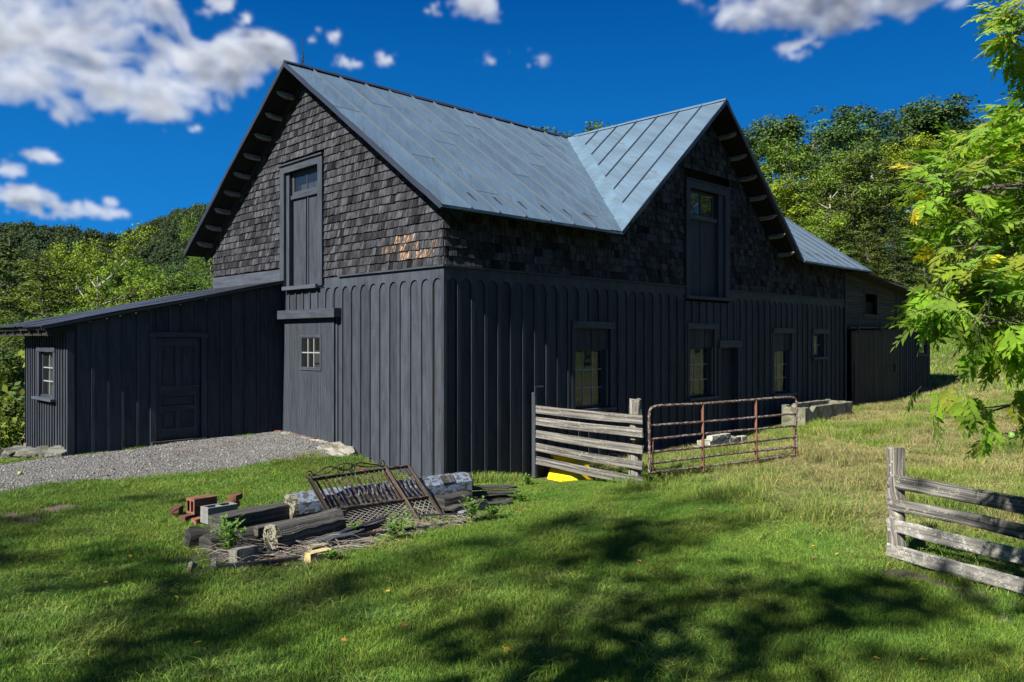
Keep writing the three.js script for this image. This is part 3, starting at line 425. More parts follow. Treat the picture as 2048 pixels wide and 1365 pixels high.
// the two walls that face away, closing the barn
part('rear_wall', M([B(L - 0.1, L - 0.02, -0.6, 4.6, -W, -0.22, 'y', 1), B(0, L, -0.6, 4.6, -W + 0.02, -W + 0.1, 'y', 1), shapeGeo([[-W, 4.6], [-0.22, 4.6], [-0.22, roofM(0) - 0.2], [ZR, RIDGE - 0.2], [-W, roofM(-W) - 0.2]].reverse().map(([z, y]) => [-z, y]), 0.06).applyMatrix4(new THREE.Matrix4().makeRotationY(Math.PI / 2)).translate(L - 0.1, 0, 0)].map((g) => { g.deleteAttribute('uv'); return g; })), MT.dark, barn);

// a sash with its panes, in the wall's own frame
function sash(parent, name, wl, r, cols, rows, w, label, o = {}) {
  const [u0, u1, v0, v1] = r, f = o.frame ?? 0.05, mt = o.muntin ?? 0.02, gl = [];
  gl.push(B(u0, u0 + f, v0, v1, w - 0.02, w + 0.02), B(u1 - f, u1, v0, v1, w - 0.02, w + 0.02), B(u0 + f, u1 - f, v0, v0 + f, w - 0.02, w + 0.02, 'x'), B(u0 + f, u1 - f, v1 - f, v1, w - 0.02, w + 0.02, 'x'));
  const win = part(name, M(gl), MT.trim, parent, label); win.position.copy(wl.position); win.rotation.copy(wl.rotation);
  const a = u0 + f, b = u1 - f, c = v0 + f, d = v1 - f, mu = [];
  for (let i = 1; i < cols; i++) mu.push(B(lerp(a, b, i / cols) - mt / 2, lerp(a, b, i / cols) + mt / 2, c, d, w - 0.012, w + 0.014));
  for (let i = 1; i < rows; i++) for (let j = 0; j < cols; j++) mu.push(B(lerp(a, b, j / cols) + (j ? mt / 2 : 0), lerp(a, b, (j + 1) / cols) - (j < cols - 1 ? mt / 2 : 0), lerp(c, d, i / rows) - mt / 2, lerp(c, d, i / rows) + mt / 2, w - 0.012, w + 0.014, 'x'));
  part('muntins', M(mu), o.white ? MT.white : MT.trim, win);
  const r0 = rng(Math.round(u0 * 100 + v0 * 10));
  for (let i = 0; i < cols; i++) for (let j = 0; j < rows; j++) {
    const pa = lerp(a, b, i / cols) + mt / 2, pb = lerp(a, b, (i + 1) / cols) - mt / 2, pc = lerp(c, d, j / rows) + mt / 2, pd = lerp(c, d, (j + 1) / rows) - mt / 2, g = new THREE.PlaneGeometry(pb - pa, pd - pc, 3, 3), q = g.attributes.position, tx = (r0() - 0.5) * 0.05, ty = (r0() - 0.5) * 0.05;
    for (let n = 0; n < q.count; n++) q.setZ(n, q.getX(n) * tx + q.getY(n) * ty + (r0() - 0.5) * 0.0008); g.computeVertexNormals(); g.translate((pa + pb) / 2, (pc + pd) / 2, w);
    part('pane', g, MT.glass, win);
  }
  return win;
}
function group(parent, name, wl, label) { const g = new THREE.Group(); g.name = name; g.position.copy(wl.position); g.rotation.copy(wl.rotation); parent.add(g); if (label) g.userData.label = label; return g; }
const pieces = (name, l, m, p) => l.forEach((a) => part(name, B(...a), m, p));
const boxes = (l) => M(l.map((a) => B(...a)));
// hayloft door in the gable
{
  const h = group(barn, 'hayloft_door', gable, 'tall sunlit hayloft door of two boards under a two-pane transom');
  pieces('door_frame', [[3.42, 3.60, 3.44, 6.10, 0, 0.06], [4.98, 5.15, 3.44, 6.10, 0, 0.06], [3.60, 4.98, 5.94, 6.10, 0, 0.06, 'x'], [3.38, 5.19, 6.10, 6.13, 0, 0.10, 'x']], MT.trim, h);
  pieces('door_reveal', [[3.58, 3.72, 3.44, 5.94, -0.18, -0.002], [4.94, 4.98, 3.44, 5.94, -0.18, -0.002]], MT.trim, h);
  part('door_sill', B(3.62, 5.0, 3.395, 3.475, -0.1, 0.12, 'x', 1.3), MT.trim, h);
  part('door_leaf', boxes([[3.78, 4.29, 3.48, 5.36, -0.12, -0.08]]), MT.paint, h);
  part('door_leaf', boxes([[4.42, 4.92, 3.48, 5.36, -0.12, -0.08], [4.37, 4.42, 3.48, 5.36, -0.11, -0.06]]), MT.paint, h);
  part('transom_bar', B(3.74, 4.96, 5.36, 5.44, -0.13, -0.03, 'x', 1), MT.trim, h);
  sash(barn, 'transom_window', gable, [3.74, 4.94, 5.44, 5.93], 2, 1, -0.09, 'two-pane transom over the gable hayloft door', { frame: 0.08 });
}
// sliding door of the gable with a six-pane window
{
  const d = group(barn, 'sliding_door', gable, 'sunlit beadboard sliding door with a six-pane window'), l = [], u0 = 3.66, u1 = 5.62, hole = [4.36, 5.12, 1.74, 2.40];
  for (let u = u0; u < u1 - 0.01; u += 0.07) for (const r of subtract([[u, Math.min(u1, u + 0.066), 0.26, 2.9]], [hole])) l.push(B(r[0], r[1], r[2], r[3], 0.035, 0.07, 'y', 0.92 + rb() * 0.16));
  for (const r of subtract([[u0, u1, 0.26, 2.9]], [hole])) l.push(B(...r, 0.03, 0.062, 'y', 0.5));
  part('door_boards', M(l), MT.paint, d);
  pieces('window_trim', [[4.32, 5.16, 2.38, 2.43, 0.06, 0.09, 'x'], [4.32, 5.16, 1.70, 1.75, 0.06, 0.09, 'x'], [4.32, 4.37, 1.75, 2.38, 0.06, 0.085], [5.11, 5.16, 1.75, 2.38, 0.06, 0.085]], MT.trim, d);
  sash(barn, 'door_window', gable, [4.37, 5.11, 1.75, 2.38], 3, 2, 0.055, 'six-pane window set in the sliding door', { frame: 0.02, muntin: 0.022, white: true });
}
// windows and door of the long wall
function wallWindow(key, sashR, cols, rows, header, trims, sillR, label, infill) {
  const g = group(barn, 'window_surround', longW);
  part('window_header', B(header[0], header[1], header[2], header[3], 0.0, 0.055, 'x', 1.25), MT.trim, g);
  pieces('window_trim', trims.map((t) => [t[0], t[1], t[2], t[3], -0.1, 0.032]), MT.trim, g);
  part('window_sill', B(sillR[0], sillR[1], sillR[2], sillR[3], -0.12, 0.09, 'x', 1.3), MT.trim, g);
  if (infill) { const [a, b, c, d] = infill; let n = Math.max(2, Math.round((b - a) / 0.318)); for (let i = 0; i < n; i++) part('infill_board', B(lerp(a, b, i / n) + 0.004, lerp(a, b, (i + 1) / n) - 0.004, c, d, -0.06 - 0.012 * (i % 2), -0.02 - 0.012 * (i % 2), 'y', tone()), MT.paint, g); }
  const sw = sash(barn, 'window', longW, sashR, cols, rows, -0.08, label, { frame: 0.035, muntin: 0.018, white: true });
}
wallWindow('w1', [3.38, 4.33, 0.95, 2.13], 3, 3, [3.26, 4.60, 2.56, 2.70], [[3.26, 3.36, 0.88, 2.56], [4.48, 4.58, 0.88, 2.56], [4.33, 4.40, 0.95, 2.13]], [3.28, 4.62, 0.87, 0.93], 'nine-pane window nearest the barn corner, behind the board fence', [3.36, 4.48, 2.13, 2.56]);
wallWindow('w2', [7.49, 8.41, 0.98, 2.15], 3, 3, [7.36, 8.74, 2.59, 2.73], [[7.37, 7.47, 0.9, 2.59], [8.55, 8.64, 0.9, 2.59], [8.41, 8.48, 0.98, 2.15]], [7.38, 8.66, 0.9, 0.96], 'nine-pane window left of the dark doorway', [7.47, 8.55, 2.15, 2.59]);
wallWindow('w3', [11.62, 12.52, 0.89, 2.06], 3, 3, [11.52, 12.80, 2.52, 2.66], [[11.5, 11.6, 0.82, 2.52], [12.62, 12.72, 0.82, 2.52], [12.52, 12.58, 0.89, 2.06]], [11.5, 12.86, 0.78, 0.86], 'nine-pane window with bright green reflections', [11.6, 12.62, 2.06, 2.52]);
wallWindow('w4', [14.0, 14.66, 1.87, 2.5], 3, 2, [13.92, 15.0, 2.52, 2.66], [[13.9, 13.99, 1.8, 2.52], [14.68, 14.8, 1.8, 2.52]], [13.88, 14.92, 1.76, 1.83], 'small high six-pane window beside the right end of the long wall', null);
{
  const g = group(barn, 'doorway', longW, 'dark recessed plank door in the long wall');
  part('door_header', B(8.75, 9.82, 2.14, 2.32, 0, 0.06, 'x', 1.3), MT.trim, g);
  pieces('door_jamb', [[8.74, 8.83, -0.5, 2.14, -0.2, 0.03], [9.69, 9.79, -0.5, 2.14, -0.2, 0.03]], MT.trim, g);
  part('door_leaf', boxes([0, 1, 2, 3].map((i) => [8.83 + i * 0.215, 8.83 + i * 0.215 + 0.21, -0.4, 2.14, -0.20, -0.16 - (i % 2) * 0.006])), MT.paint, g);
  part('door_step', B(8.72, 9.85, -0.6, -0.1, -0.1, 0.3, 'x', 0.7), MT.block, g);
}
// hayloft door of the cross gable
{
  const h = group(barn, 'hayloft_door', longW, 'shaded hayloft door under the cross gable with a two-pane transom');
  pieces('door_frame', [[7.28, 7.46, 3.36, 6.10, 0, 0.06], [9.02, 9.22, 3.36, 6.10, 0, 0.06], [7.46, 9.02, 5.92, 6.10, 0, 0.06, 'x'], [7.24, 9.26, 6.10, 6.13, 0, 0.09, 'x']], MT.trim, h);
  pieces('door_reveal', [[7.46, 7.49, 3.36, 5.92, -0.2, -0.002], [8.80, 9.02, 3.36, 5.92, -0.2, -0.002]], MT.trim, h);
  part('door_sill', B(7.2, 9.3, 3.30, 3.37, -0.1, 0.12, 'x', 1.1), MT.trim, h);
  part('door_leaf', boxes([[7.49, 8.10, 3.37, 5.22, -0.15, -0.11]]), MT.paint, h);
  part('door_leaf', boxes([[8.12, 8.80, 3.37, 5.22, -0.15, -0.105]]), MT.paint, h);
  part('transom_bar', B(7.49, 8.80, 5.22, 5.31, -0.17, -0.04, 'x', 1.4), MT.trim, h);
  sash(barn, 'transom_window', longW, [7.49, 8.66, 5.31, 5.90], 2, 1, -0.09, 'two-pane transom of the cross gable reflecting trees', { frame: 0.04 });
}

// ---- roof
const deckPart = (pts, th, name = 'roof_deck') => part(name, slabPoly(pts, th, (p) => [p.x / 0.5, p.z / 2], 1), MT.deck, barn);
const MF = (x, t) => [x, RIDGE - (RIDGE - EAVE) * t, lerp(ZR, EZ, t)], MB = (x, t) => [x, RIDGE - (RIDGE - EAVE) * t, lerp(ZR, -9.5, t)];
const XL = -OH, XR = 16.9, CF = (z, t, s) => [XC + s * HC * t, RIDGE - (RIDGE - EAVE) * t, z];
const sink = (p, d) => [p[0], p[1] - d, p[2]];
deckPart([MF(XL, 0), MF(XL, 1), MF(XC - HC, 1), MF(XC, 0)].map((p) => sink(p, 0.012)), 0.07);
deckPart([MF(XC, 0), MF(XC + HC, 1), MF(XR, 1), MF(XR, 0)].map((p) => sink(p, 0.012)), 0.07);
deckPart([MB(XL, 1), MB(XL, 0), MB(XR, 0), MB(XR, 1)].map((p) => sink(p, 0.012)), 0.07);
deckPart([CF(0.56, 0, -1), CF(ZR, 0, -1), CF(EZ, 1, -1)].map((p) => sink(p, 0.012)), 0.06);
deckPart([CF(ZR, 0, 1), CF(0.56, 0, 1), CF(EZ, 1, 1)].map((p) => sink(p, 0.012)), 0.06);
part('roof_back', slabPoly([MB(XL, 1), MB(XL, 0), MB(XR, 0), MB(XR, 1)], 0.012, (p) => [p.x / 1.5, p.z / 1.5], 1), MT.roof, barn);
part('roof_back', slabPoly([CF(ZR, 0, 1), CF(0.56, 0, 1), CF(EZ, 1, 1)], 0.012, (p) => [p.x / 1.5, p.z / 1.5], 1), MT.roof, barn);
const rr = rng(77);
function roofStrip(poly, dir, cuts, seam, roofUp) { // poly convex in 3D; dir: function giving distance down the slope
  let list = [poly];
  for (const c of cuts) { const next = []; for (const p of list) { const a = clipPoly(p, (q) => dir(q) - c), b = clipPoly(p, (q) => c - dir(q)); if (a.length > 2 && b.length > 2) { next.push(b, a); } else next.push(p); } list = next; }
  list.forEach((p, i) => { if (p.length < 3) return; const o = rr() * 5; part('roof_panel', slabPoly(p.map((q) => [q[0], q[1], q[2]]), 0.008, (q) => [q.x / 1.7 + q.z / 3 + o, (q.y * 1.4 + q.z * 0.3) / 2.2 + o * 3], ((t) => [t, t, t * (0.99 + rr() * 0.02)])(0.96 + rr() * 0.08)), MT.roof, barn); });
}
const standing = (a, b, w = 0.024, h = 0.036) => part('standing_seam', line(a, b, [[-0.01, -w / 2], [-0.01, w / 2], [h, w / 2 * 0.6], [h, -w / 2 * 0.6]], { n: 3, wob: 0.004, seed: Math.round(a[0] * 100 + a[2] * 31) }), MT.roofSeam, barn);
const lapBar = (a, b) => part('lap_seam', line(sink(a, -0.004), sink(b, -0.004), [[-0.006, -0.005], [-0.006, 0.005], [0.002, 0.004], [0.002, -0.004]], { seed: Math.round(a[0] * 10) }), MT.roofRust, barn);
const SL = Math.hypot(RIDGE - EAVE, EZ - ZR), PW = 0.645;
for (let i = 0, x = XL; x < XR - 0.05; i++, x = XL + i * PW) {
  const a = x + 0.004, b = Math.min(XR, x + PW) - 0.004, tA = (q, s) => (s < 0 ? clamp((XC - q) / HC) : clamp((q - XC) / HC));
  const cuts = [[0.34], [0.62], [0.2, 0.86], [0.47]][i % 4].map((q) => q + rr() * 0.05).map((c) => RIDGE - (RIDGE - EAVE) * c);
  for (const s of [-1, 1]) {
    const poly = clipPoly([MF(a, 0), MF(a, 1), MF(b, 1), MF(b, 0)], (q) => s * (q[0] - XC) - HC * (RIDGE - q[1]) / (RIDGE - EAVE));
    if (poly.length < 3) continue;
    roofStrip(poly, (q) => RIDGE - q[1], cuts.map((c) => RIDGE - c), 0);
    for (const c of cuts) { const t = (RIDGE - c) / (RIDGE - EAVE), xa = a, xb = b; const ok = (xx) => s * (xx - XC) - HC * t > 0; if (ok(xa) && ok(xb)) lapBar(MF(xa, t), MF(xb, t)); }
  }
  if (i) { const s = x < XC ? -1 : 1, t = Math.min(1, Math.abs(x - XC) / HC); if (t > 0.05) standing(MF(x, 0.0), MF(x, t)); }
}
for (let i = 0, z = 0.56; z > ZR - 0.2; i++, z = 0.56 - i * PW) { // left slope of the cross roof
  const a = z - PW + 0.004, b = z - 0.004, poly = clipPoly([CF(b, 0, -1), CF(a, 0, -1), CF(a, 1, -1), CF(b, 1, -1)], (q) => q[2] - lerp(ZR, EZ, (RIDGE - q[1]) / (RIDGE - EAVE)));
  if (poly.length < 3) continue;
  const cuts = [0.3 + 0.22 * (i % 3) + rr() * 0.1, 0.62 + (i % 2) * 0.22].map((c) => (RIDGE - EAVE) * c);
  roofStrip(poly, (q) => RIDGE - q[1], cuts, 0);
  for (const c of cuts) { const t = c / (RIDGE - EAVE), zl = lerp(ZR, EZ, t); if (a > zl) lapBar(CF(b, t, -1), CF(a, t, -1)); }
  if (i) { const t = clamp((z - ZR) / (EZ - ZR)); standing(CF(z, 0, -1), CF(z, Math.max(0.02, t - 0.09), -1), 0.026, 0.036); }
}
{ // valley flashing on both slopes, eave edge, ridge caps, rake edges
  const off = (p, n, d) => [p[0] + n[0] * d, p[1] + n[1] * d, p[2] + n[2] * d], nM = [0, 0.82, 0.572], nC = [-0.658, 0.753, 0];
  part('valley_flashing', slabPoly([CF(ZR, 0, -1), [XC, RIDGE, ZR + 0.5], [XC - HC * 0.93, RIDGE - (RIDGE - EAVE) * 0.93, EZ], CF(EZ, 1, -1)].map((p) => off(p, nC, 0.014)).reverse(), 0.008, (p) => [p.x / 1.5, p.z / 1.5], [1.06, 1.1, 1.08]), MT.roof, barn);
  part('valley_flashing', slabPoly([MF(XC, 0), [XC - 0.42, RIDGE, ZR], [XC - HC - 0.38, EAVE, EZ], MF(XC - HC, 1)].map((p) => off(p, nM, 0.014)), 0.008, (p) => [p.x / 1.5, p.z / 1.5], [1.03, 1.05, 1.05]), MT.roof, barn);
  const lip = [[-0.03, -0.012], [-0.03, 0.012], [0.012, 0.012], [0.012, -0.012]];
  part('eave_edge', line(sink(MF(XL, 1), 0.02), sink(MF(XC - HC, 1), 0.02), lip, { n: 12, wob: 0.01, seed: 4 }), MT.roof, barn);
  part('eave_edge', line(sink(MF(XC + HC, 1), 0.02), sink(MF(XR, 1), 0.02), lip, { n: 8, wob: 0.01, seed: 5 }), MT.roof, barn);
  part('ridge_cap', line([XL, RIDGE + 0.02, ZR], [XR, RIDGE + 0.02, ZR], [[-0.03, -0.07], [-0.03, 0.07], [0.035, 0.012], [0.035, -0.012]], { n: 30, wob: 0.022, seed: 6 }), MT.tin, barn);
  part('ridge_cap', line([XC, RIDGE + 0.012, ZR + 0.3], [XC, RIDGE + 0.012, 0.56], [[-0.03, -0.06], [-0.03, 0.06], [0.03, 0.01], [0.03, -0.01]], { n: 10, wob: 0.01, seed: 7 }), MT.roof, barn);
  for (const f of [MF, MB]) part('rake_edge', line(sink(f(XL, 0), 0.03), sink(f(XL, 1), 0.03), [[-0.05, -0.01], [-0.05, 0.01], [0.035, 0.01], [0.035, -0.01]], { n: 14, wob: 0.016, seed: 8 }), MT.tin, barn);
  for (const s of [-1, 1]) part('rake_edge', line(sink(CF(0.565, 0, s), 0.03), sink(CF(0.565, 1, s), 0.03), [[-0.05, -0.01], [-0.05, 0.01], [0.035, 0.01], [0.035, -0.01]], { n: 14, wob: 0.014, seed: 9 }), MT.tin, barn);
  // inner rake boards against the walls
  for (const f of [MF, MB]) part('rake_board', line(sink(f(-0.02, 0.02), 0.19), sink(f(-0.02, 0.98), 0.19), [[-0.09, -0.02], [-0.09, 0.02], [0.09, 0.02], [0.09, -0.02]]), MT.beams, barn);
  // lookouts: log ends carrying the overhanging roof, cut slanting
  const lookout = (p, out, sd) => part('lookout', bar([[...p], p.map((v, i) => v + out[i] * 0.6), p.map((v, i) => v + out[i] * 0.86 + (i === 1 ? 0.02 : 0)), p.map((v, i) => v + out[i] + (i === 1 ? 0.045 : 0))], ngon(0.062, 9), { wob: 0.012, seed: sd, grow: (t) => (t > 0.9 ? 0.35 : t > 0.6 ? 0.95 : 1), crease: 0.5 }), MT.lookout, barn);
  for (let i = 0; i < 9; i++) { const t = 0.1 + i * 0.1; for (const f of [MF, MB]) lookout(sink(f(0.1, t), 0.155), [-0.52, 0, 0], 20 + i); }
  for (let i = 0; i < 7; i++) { const t = 0.155 + i * 0.126; for (const s of [-1, 1]) lookout(sink(CF(-0.1, t, s), 0.15), [0, 0, 0.56], 40 + i); }
  for (let x = 0.5; x < L; x += 0.62) { const t = Math.abs(x - XC) / HC; if (t < 1.02) continue; part('rafter_tail', line([x, EAVE + 0.35, 0.02], [x, EAVE - 0.03, 0.5], rectProf(0.09, 0.05)), MT.beams, barn); }
}
{
  const r = thing('lightning_rod', 'thin iron lightning rod standing on the barn ridge near the gable', 'lightning rod', [-0.1, RIDGE, ZR]);
  part('rod', M([line([0, 0, 0], [0, 0.34, 0], ngon(0.012, 6)), line([0, 0.33, 0], [0, 0.62, 0], ngon(0.006, 6))]), MT.blackIron, r);
  part('collar', line([0, 0.2, 0], [0, 0.24, 0], ngon(0.022, 8)), MT.blackIron, r);
  part('foot', M([line([0, 0.16, 0], [0.13, -0.03, 0.1], ngon(0.007, 5)), line([0, 0.16, 0], [-0.13, -0.03, 0.08], ngon(0.007, 5)), line([0, 0.16, 0], [0.02, -0.03, -0.12], ngon(0.007, 5))]), MT.blackIron, r);
}

// ---------------------------------------------------------------- lean-to shed on the gable side
const ZS = -5.51, XS = -4.26, ZE = -8.35;
const shed = thing('lean_to_shed', 'low black board-and-batten lean-to shed with a sloping tin roof, against the sunlit gable', 'shed', [0, 0, 0]);
const roofS = (x) => 3.60 + 0.222 * x;
{
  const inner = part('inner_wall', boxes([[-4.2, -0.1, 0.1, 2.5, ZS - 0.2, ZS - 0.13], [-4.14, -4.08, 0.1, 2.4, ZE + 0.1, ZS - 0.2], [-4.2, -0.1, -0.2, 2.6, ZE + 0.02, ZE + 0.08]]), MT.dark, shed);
  const front = group(shed, 'front_wall', { position: new THREE.Vector3(0, 0, ZS), rotation: new THREE.Euler(0, 0, 0) });
  const xs = [-4.26, -4.09, -3.84, -3.56, -3.31, -3.04, -2.8, -2.67, -2.43, -2.19, -1.92, -1.66, -1.39, -1.14, -0.88, -0.59, -0.3, 0.0], hole = [[-2.72, -1.80, -0.2, 2.41]];
  for (let i = 0; i < xs.length - 1; i++) for (const r of subtract([[xs[i] + 0.002, xs[i + 1] - 0.002, -0.25, roofS((xs[i] + xs[i + 1]) / 2) - 0.06]], hole)) part('board', boardM(r, -0.028, (rb() - 0.5) * 0.004), MT.paint, front);
  for (let i = 1; i < xs.length; i++) for (const r of subtract([[xs[i] - 0.024, Math.min(-0.01, xs[i] + 0.024), -0.05, roofS(xs[i]) - 0.07]], [[-2.83, -1.69, -0.2, 2.49]])) part('batten', boardM(r, -0.004, 0.02), MT.paint, front);
  part('corner_board', B(-4.275, -4.16, -0.05, 2.62, -0.02, 0.024, 'y', 1), MT.trim, front);
  const door = group(shed, 'door', front, 'dark panelled door of the lean-to shed');
  pieces('door_frame', [[-2.82, -2.71, 0.2, 2.38, -0.03, 0.035], [-1.81, -1.70, 0.2, 2.38, -0.03, 0.035], [-2.84, -1.68, 2.38, 2.48, -0.03, 0.04, 'x']], MT.trim, door);
  part('door_slab', B(-2.70, -1.82, 0.36, 2.37, -0.085, -0.065), MT.paint, door);
  pieces('door_rail', [[-2.70, -2.58, 0.36, 2.37, -0.066, -0.04], [-1.94, -1.82, 0.36, 2.37, -0.066, -0.04], [-2.58, -1.94, 2.22, 2.37, -0.066, -0.041, 'x'], [-2.58, -1.94, 1.22, 1.42, -0.066, -0.041, 'x'], [-2.58, -1.94, 0.92, 1.02, -0.066, -0.041, 'x'], [-2.58, -1.94, 0.36, 0.58, -0.066, -0.041, 'x'], [-2.31, -2.21, 1.42, 2.22, -0.066, -0.042], [-2.31, -2.21, 0.58, 0.92, -0.066, -0.042]], MT.trim, door);
  pieces('door_panel', [[-2.54, -2.35, 1.48, 2.16, -0.066, -0.055], [-2.17, -1.98, 1.48, 2.16, -0.066, -0.055], [-2.54, -2.35, 0.63, 0.88, -0.066, -0.055], [-2.17, -1.98, 0.63, 0.88, -0.066, -0.055], [-2.54, -1.98, 1.05, 1.19, -0.066, -0.055, 'x']], MT.paint, door);
  part('door_handle', M([line([-1.88, 1.40, -0.04], [-1.88, 1.40, 0.02], ngon(0.014, 8)), line([-1.86, 1.40, 0.02], [-1.99, 1.405, 0.02], ngon(0.011, 8))]), MT.tin, door);
  part('threshold', B(-2.80, -1.72, 0.24, 0.345, -0.1, 0.08, 'x', 0.9), MT.old, door);
  // end wall with its window: u from the far corner to the near one
  const len = ZS - ZE, end = group(shed, 'end_wall', { position: new THREE.Vector3(XS, 0, ZE), rotation: new THREE.Euler(0, -Math.PI / 2, 0) });
  const zu = (z) => z - ZE, hw = [[zu(-7.28), zu(-6.30), 1.26, 2.10]];
  for (let u = 0; u < len - 0.01; u += 0.17) for (const r of subtract([[u + 0.002, Math.min(len, u + 0.168), 0.12 - 0.0 * u, 2.58]], hw)) part('board', boardM(r, -0.026, (rb() - 0.5) * 0.006), MT.paint, end);
  for (let u = 0; u < len + 0.05; u += 0.17) for (const r of subtract([[Math.max(0, u - 0.02), Math.min(len, u + 0.022), 0.13, 2.56]], [[zu(-7.4), zu(-6.18), 1.16, 2.2]])) part('batten', boardM(r, -0.004, 0.022), MT.paint, end);
  const ws = group(shed, 'window_surround', end);
  pieces('window_frame', [[zu(-7.38), zu(-7.26), 1.22, 2.10, -0.06, 0.035], [zu(-6.32), zu(-6.2), 1.22, 2.10, -0.06, 0.035], [zu(-7.40), zu(-6.18), 2.10, 2.19, -0.06, 0.045, 'x']], MT.trim, ws);
  part('window_sill', B(zu(-7.46), zu(-6.14), 1.17, 1.215, -0.06, 0.12, 'x', 1.4), MT.trim, ws);
  sash(shed, 'window', end, [zu(-7.26), zu(-6.32), 1.215, 2.10], 2, 3, -0.05, 'sunlit six-pane window in the end of the lean-to shed', { frame: 0.05, white: true });
  // roof of tin sheets, with rafters and fascia
  part('roof_deck', slabPoly([[0, roofS(0) - 0.015, -5.40], [0, roofS(0) - 0.015, -9.0], [-4.66, roofS(-4.66) - 0.015, -9.0], [-4.66, roofS(-4.66) - 0.015, -5.40]].map((p) => p), 0.05, (p) => [p.z / 0.5, p.x / 2]), MT.beams, shed);
  for (let i = 0; i < 6; i++) { // corrugated sheets, each 0.65 m wide
    const z0 = -9.03 + i * 0.61, P = [], U = [], I = [], n = 24, x0 = -4.72 + (rb() - 0.5) * 0.03;
    for (let a = 0; a <= 8; a++) for (let b = 0; b <= n; b++) { const x = lerp(x0, 0.0, a / 8), z = z0 + b / n * 0.63; P.push(x, roofS(x) + 0.018 + 0.011 * Math.sin(b / n * 0.63 / 0.152 * 2 * Math.PI) + (i % 2) * 0.004 + 0.008 * Math.sin(a * 1.3 + i), z); U.push(z / 1.5, x / 1.5); }
    for (let a = 0; a < 8; a++) for (let b = 0; b < n; b++) { const o = a * (n + 1) + b; I.push(o, o + 1, o + n + 2, o, o + n + 2, o + n + 1); }
    part('roof_sheet', tint(geo(P, null, U, I), 0.9 + rb() * 0.2), MT.tin, shed);
  }
  part('fascia', line([0.0, roofS(0) - 0.01, -5.385], [-4.72, roofS(-4.72) - 0.01, -5.385], rectProf(0.055, 0.022), { n: 10, wob: 0.008, seed: 3 }), MT.tin, shed);
  part('eave_beam', line([-4.56, roofS(-4.6) - 0.12, -5.46], [-4.56, roofS(-4.6) - 0.12, -8.98], rectProf(0.12, 0.05), { n: 4, wob: 0.01 }), MT.beams, shed);
  part('bracket', line([-4.18, roofS(-4.2) - 0.12, -5.44], [-4.62, roofS(-4.62) - 0.13, -5.44], rectProf(0.12, 0.04)), MT.beams, shed);
  for (let z = -5.9; z > -8.9; z -= 0.6) part('rafter_tail', line([-4.2, roofS(-4.2) - 0.1, z], [-4.64, roofS(-4.64) - 0.1, z], rectProf(0.09, 0.05)), MT.beams, shed);
  part('corner_post', line([-4.22, -0.4, ZE + 0.06], [-4.22, 0.2, ZE + 0.06], rectProf(0.16, 0.16), { wob: 0.01, n: 3 }), MT.grey, shed);
}
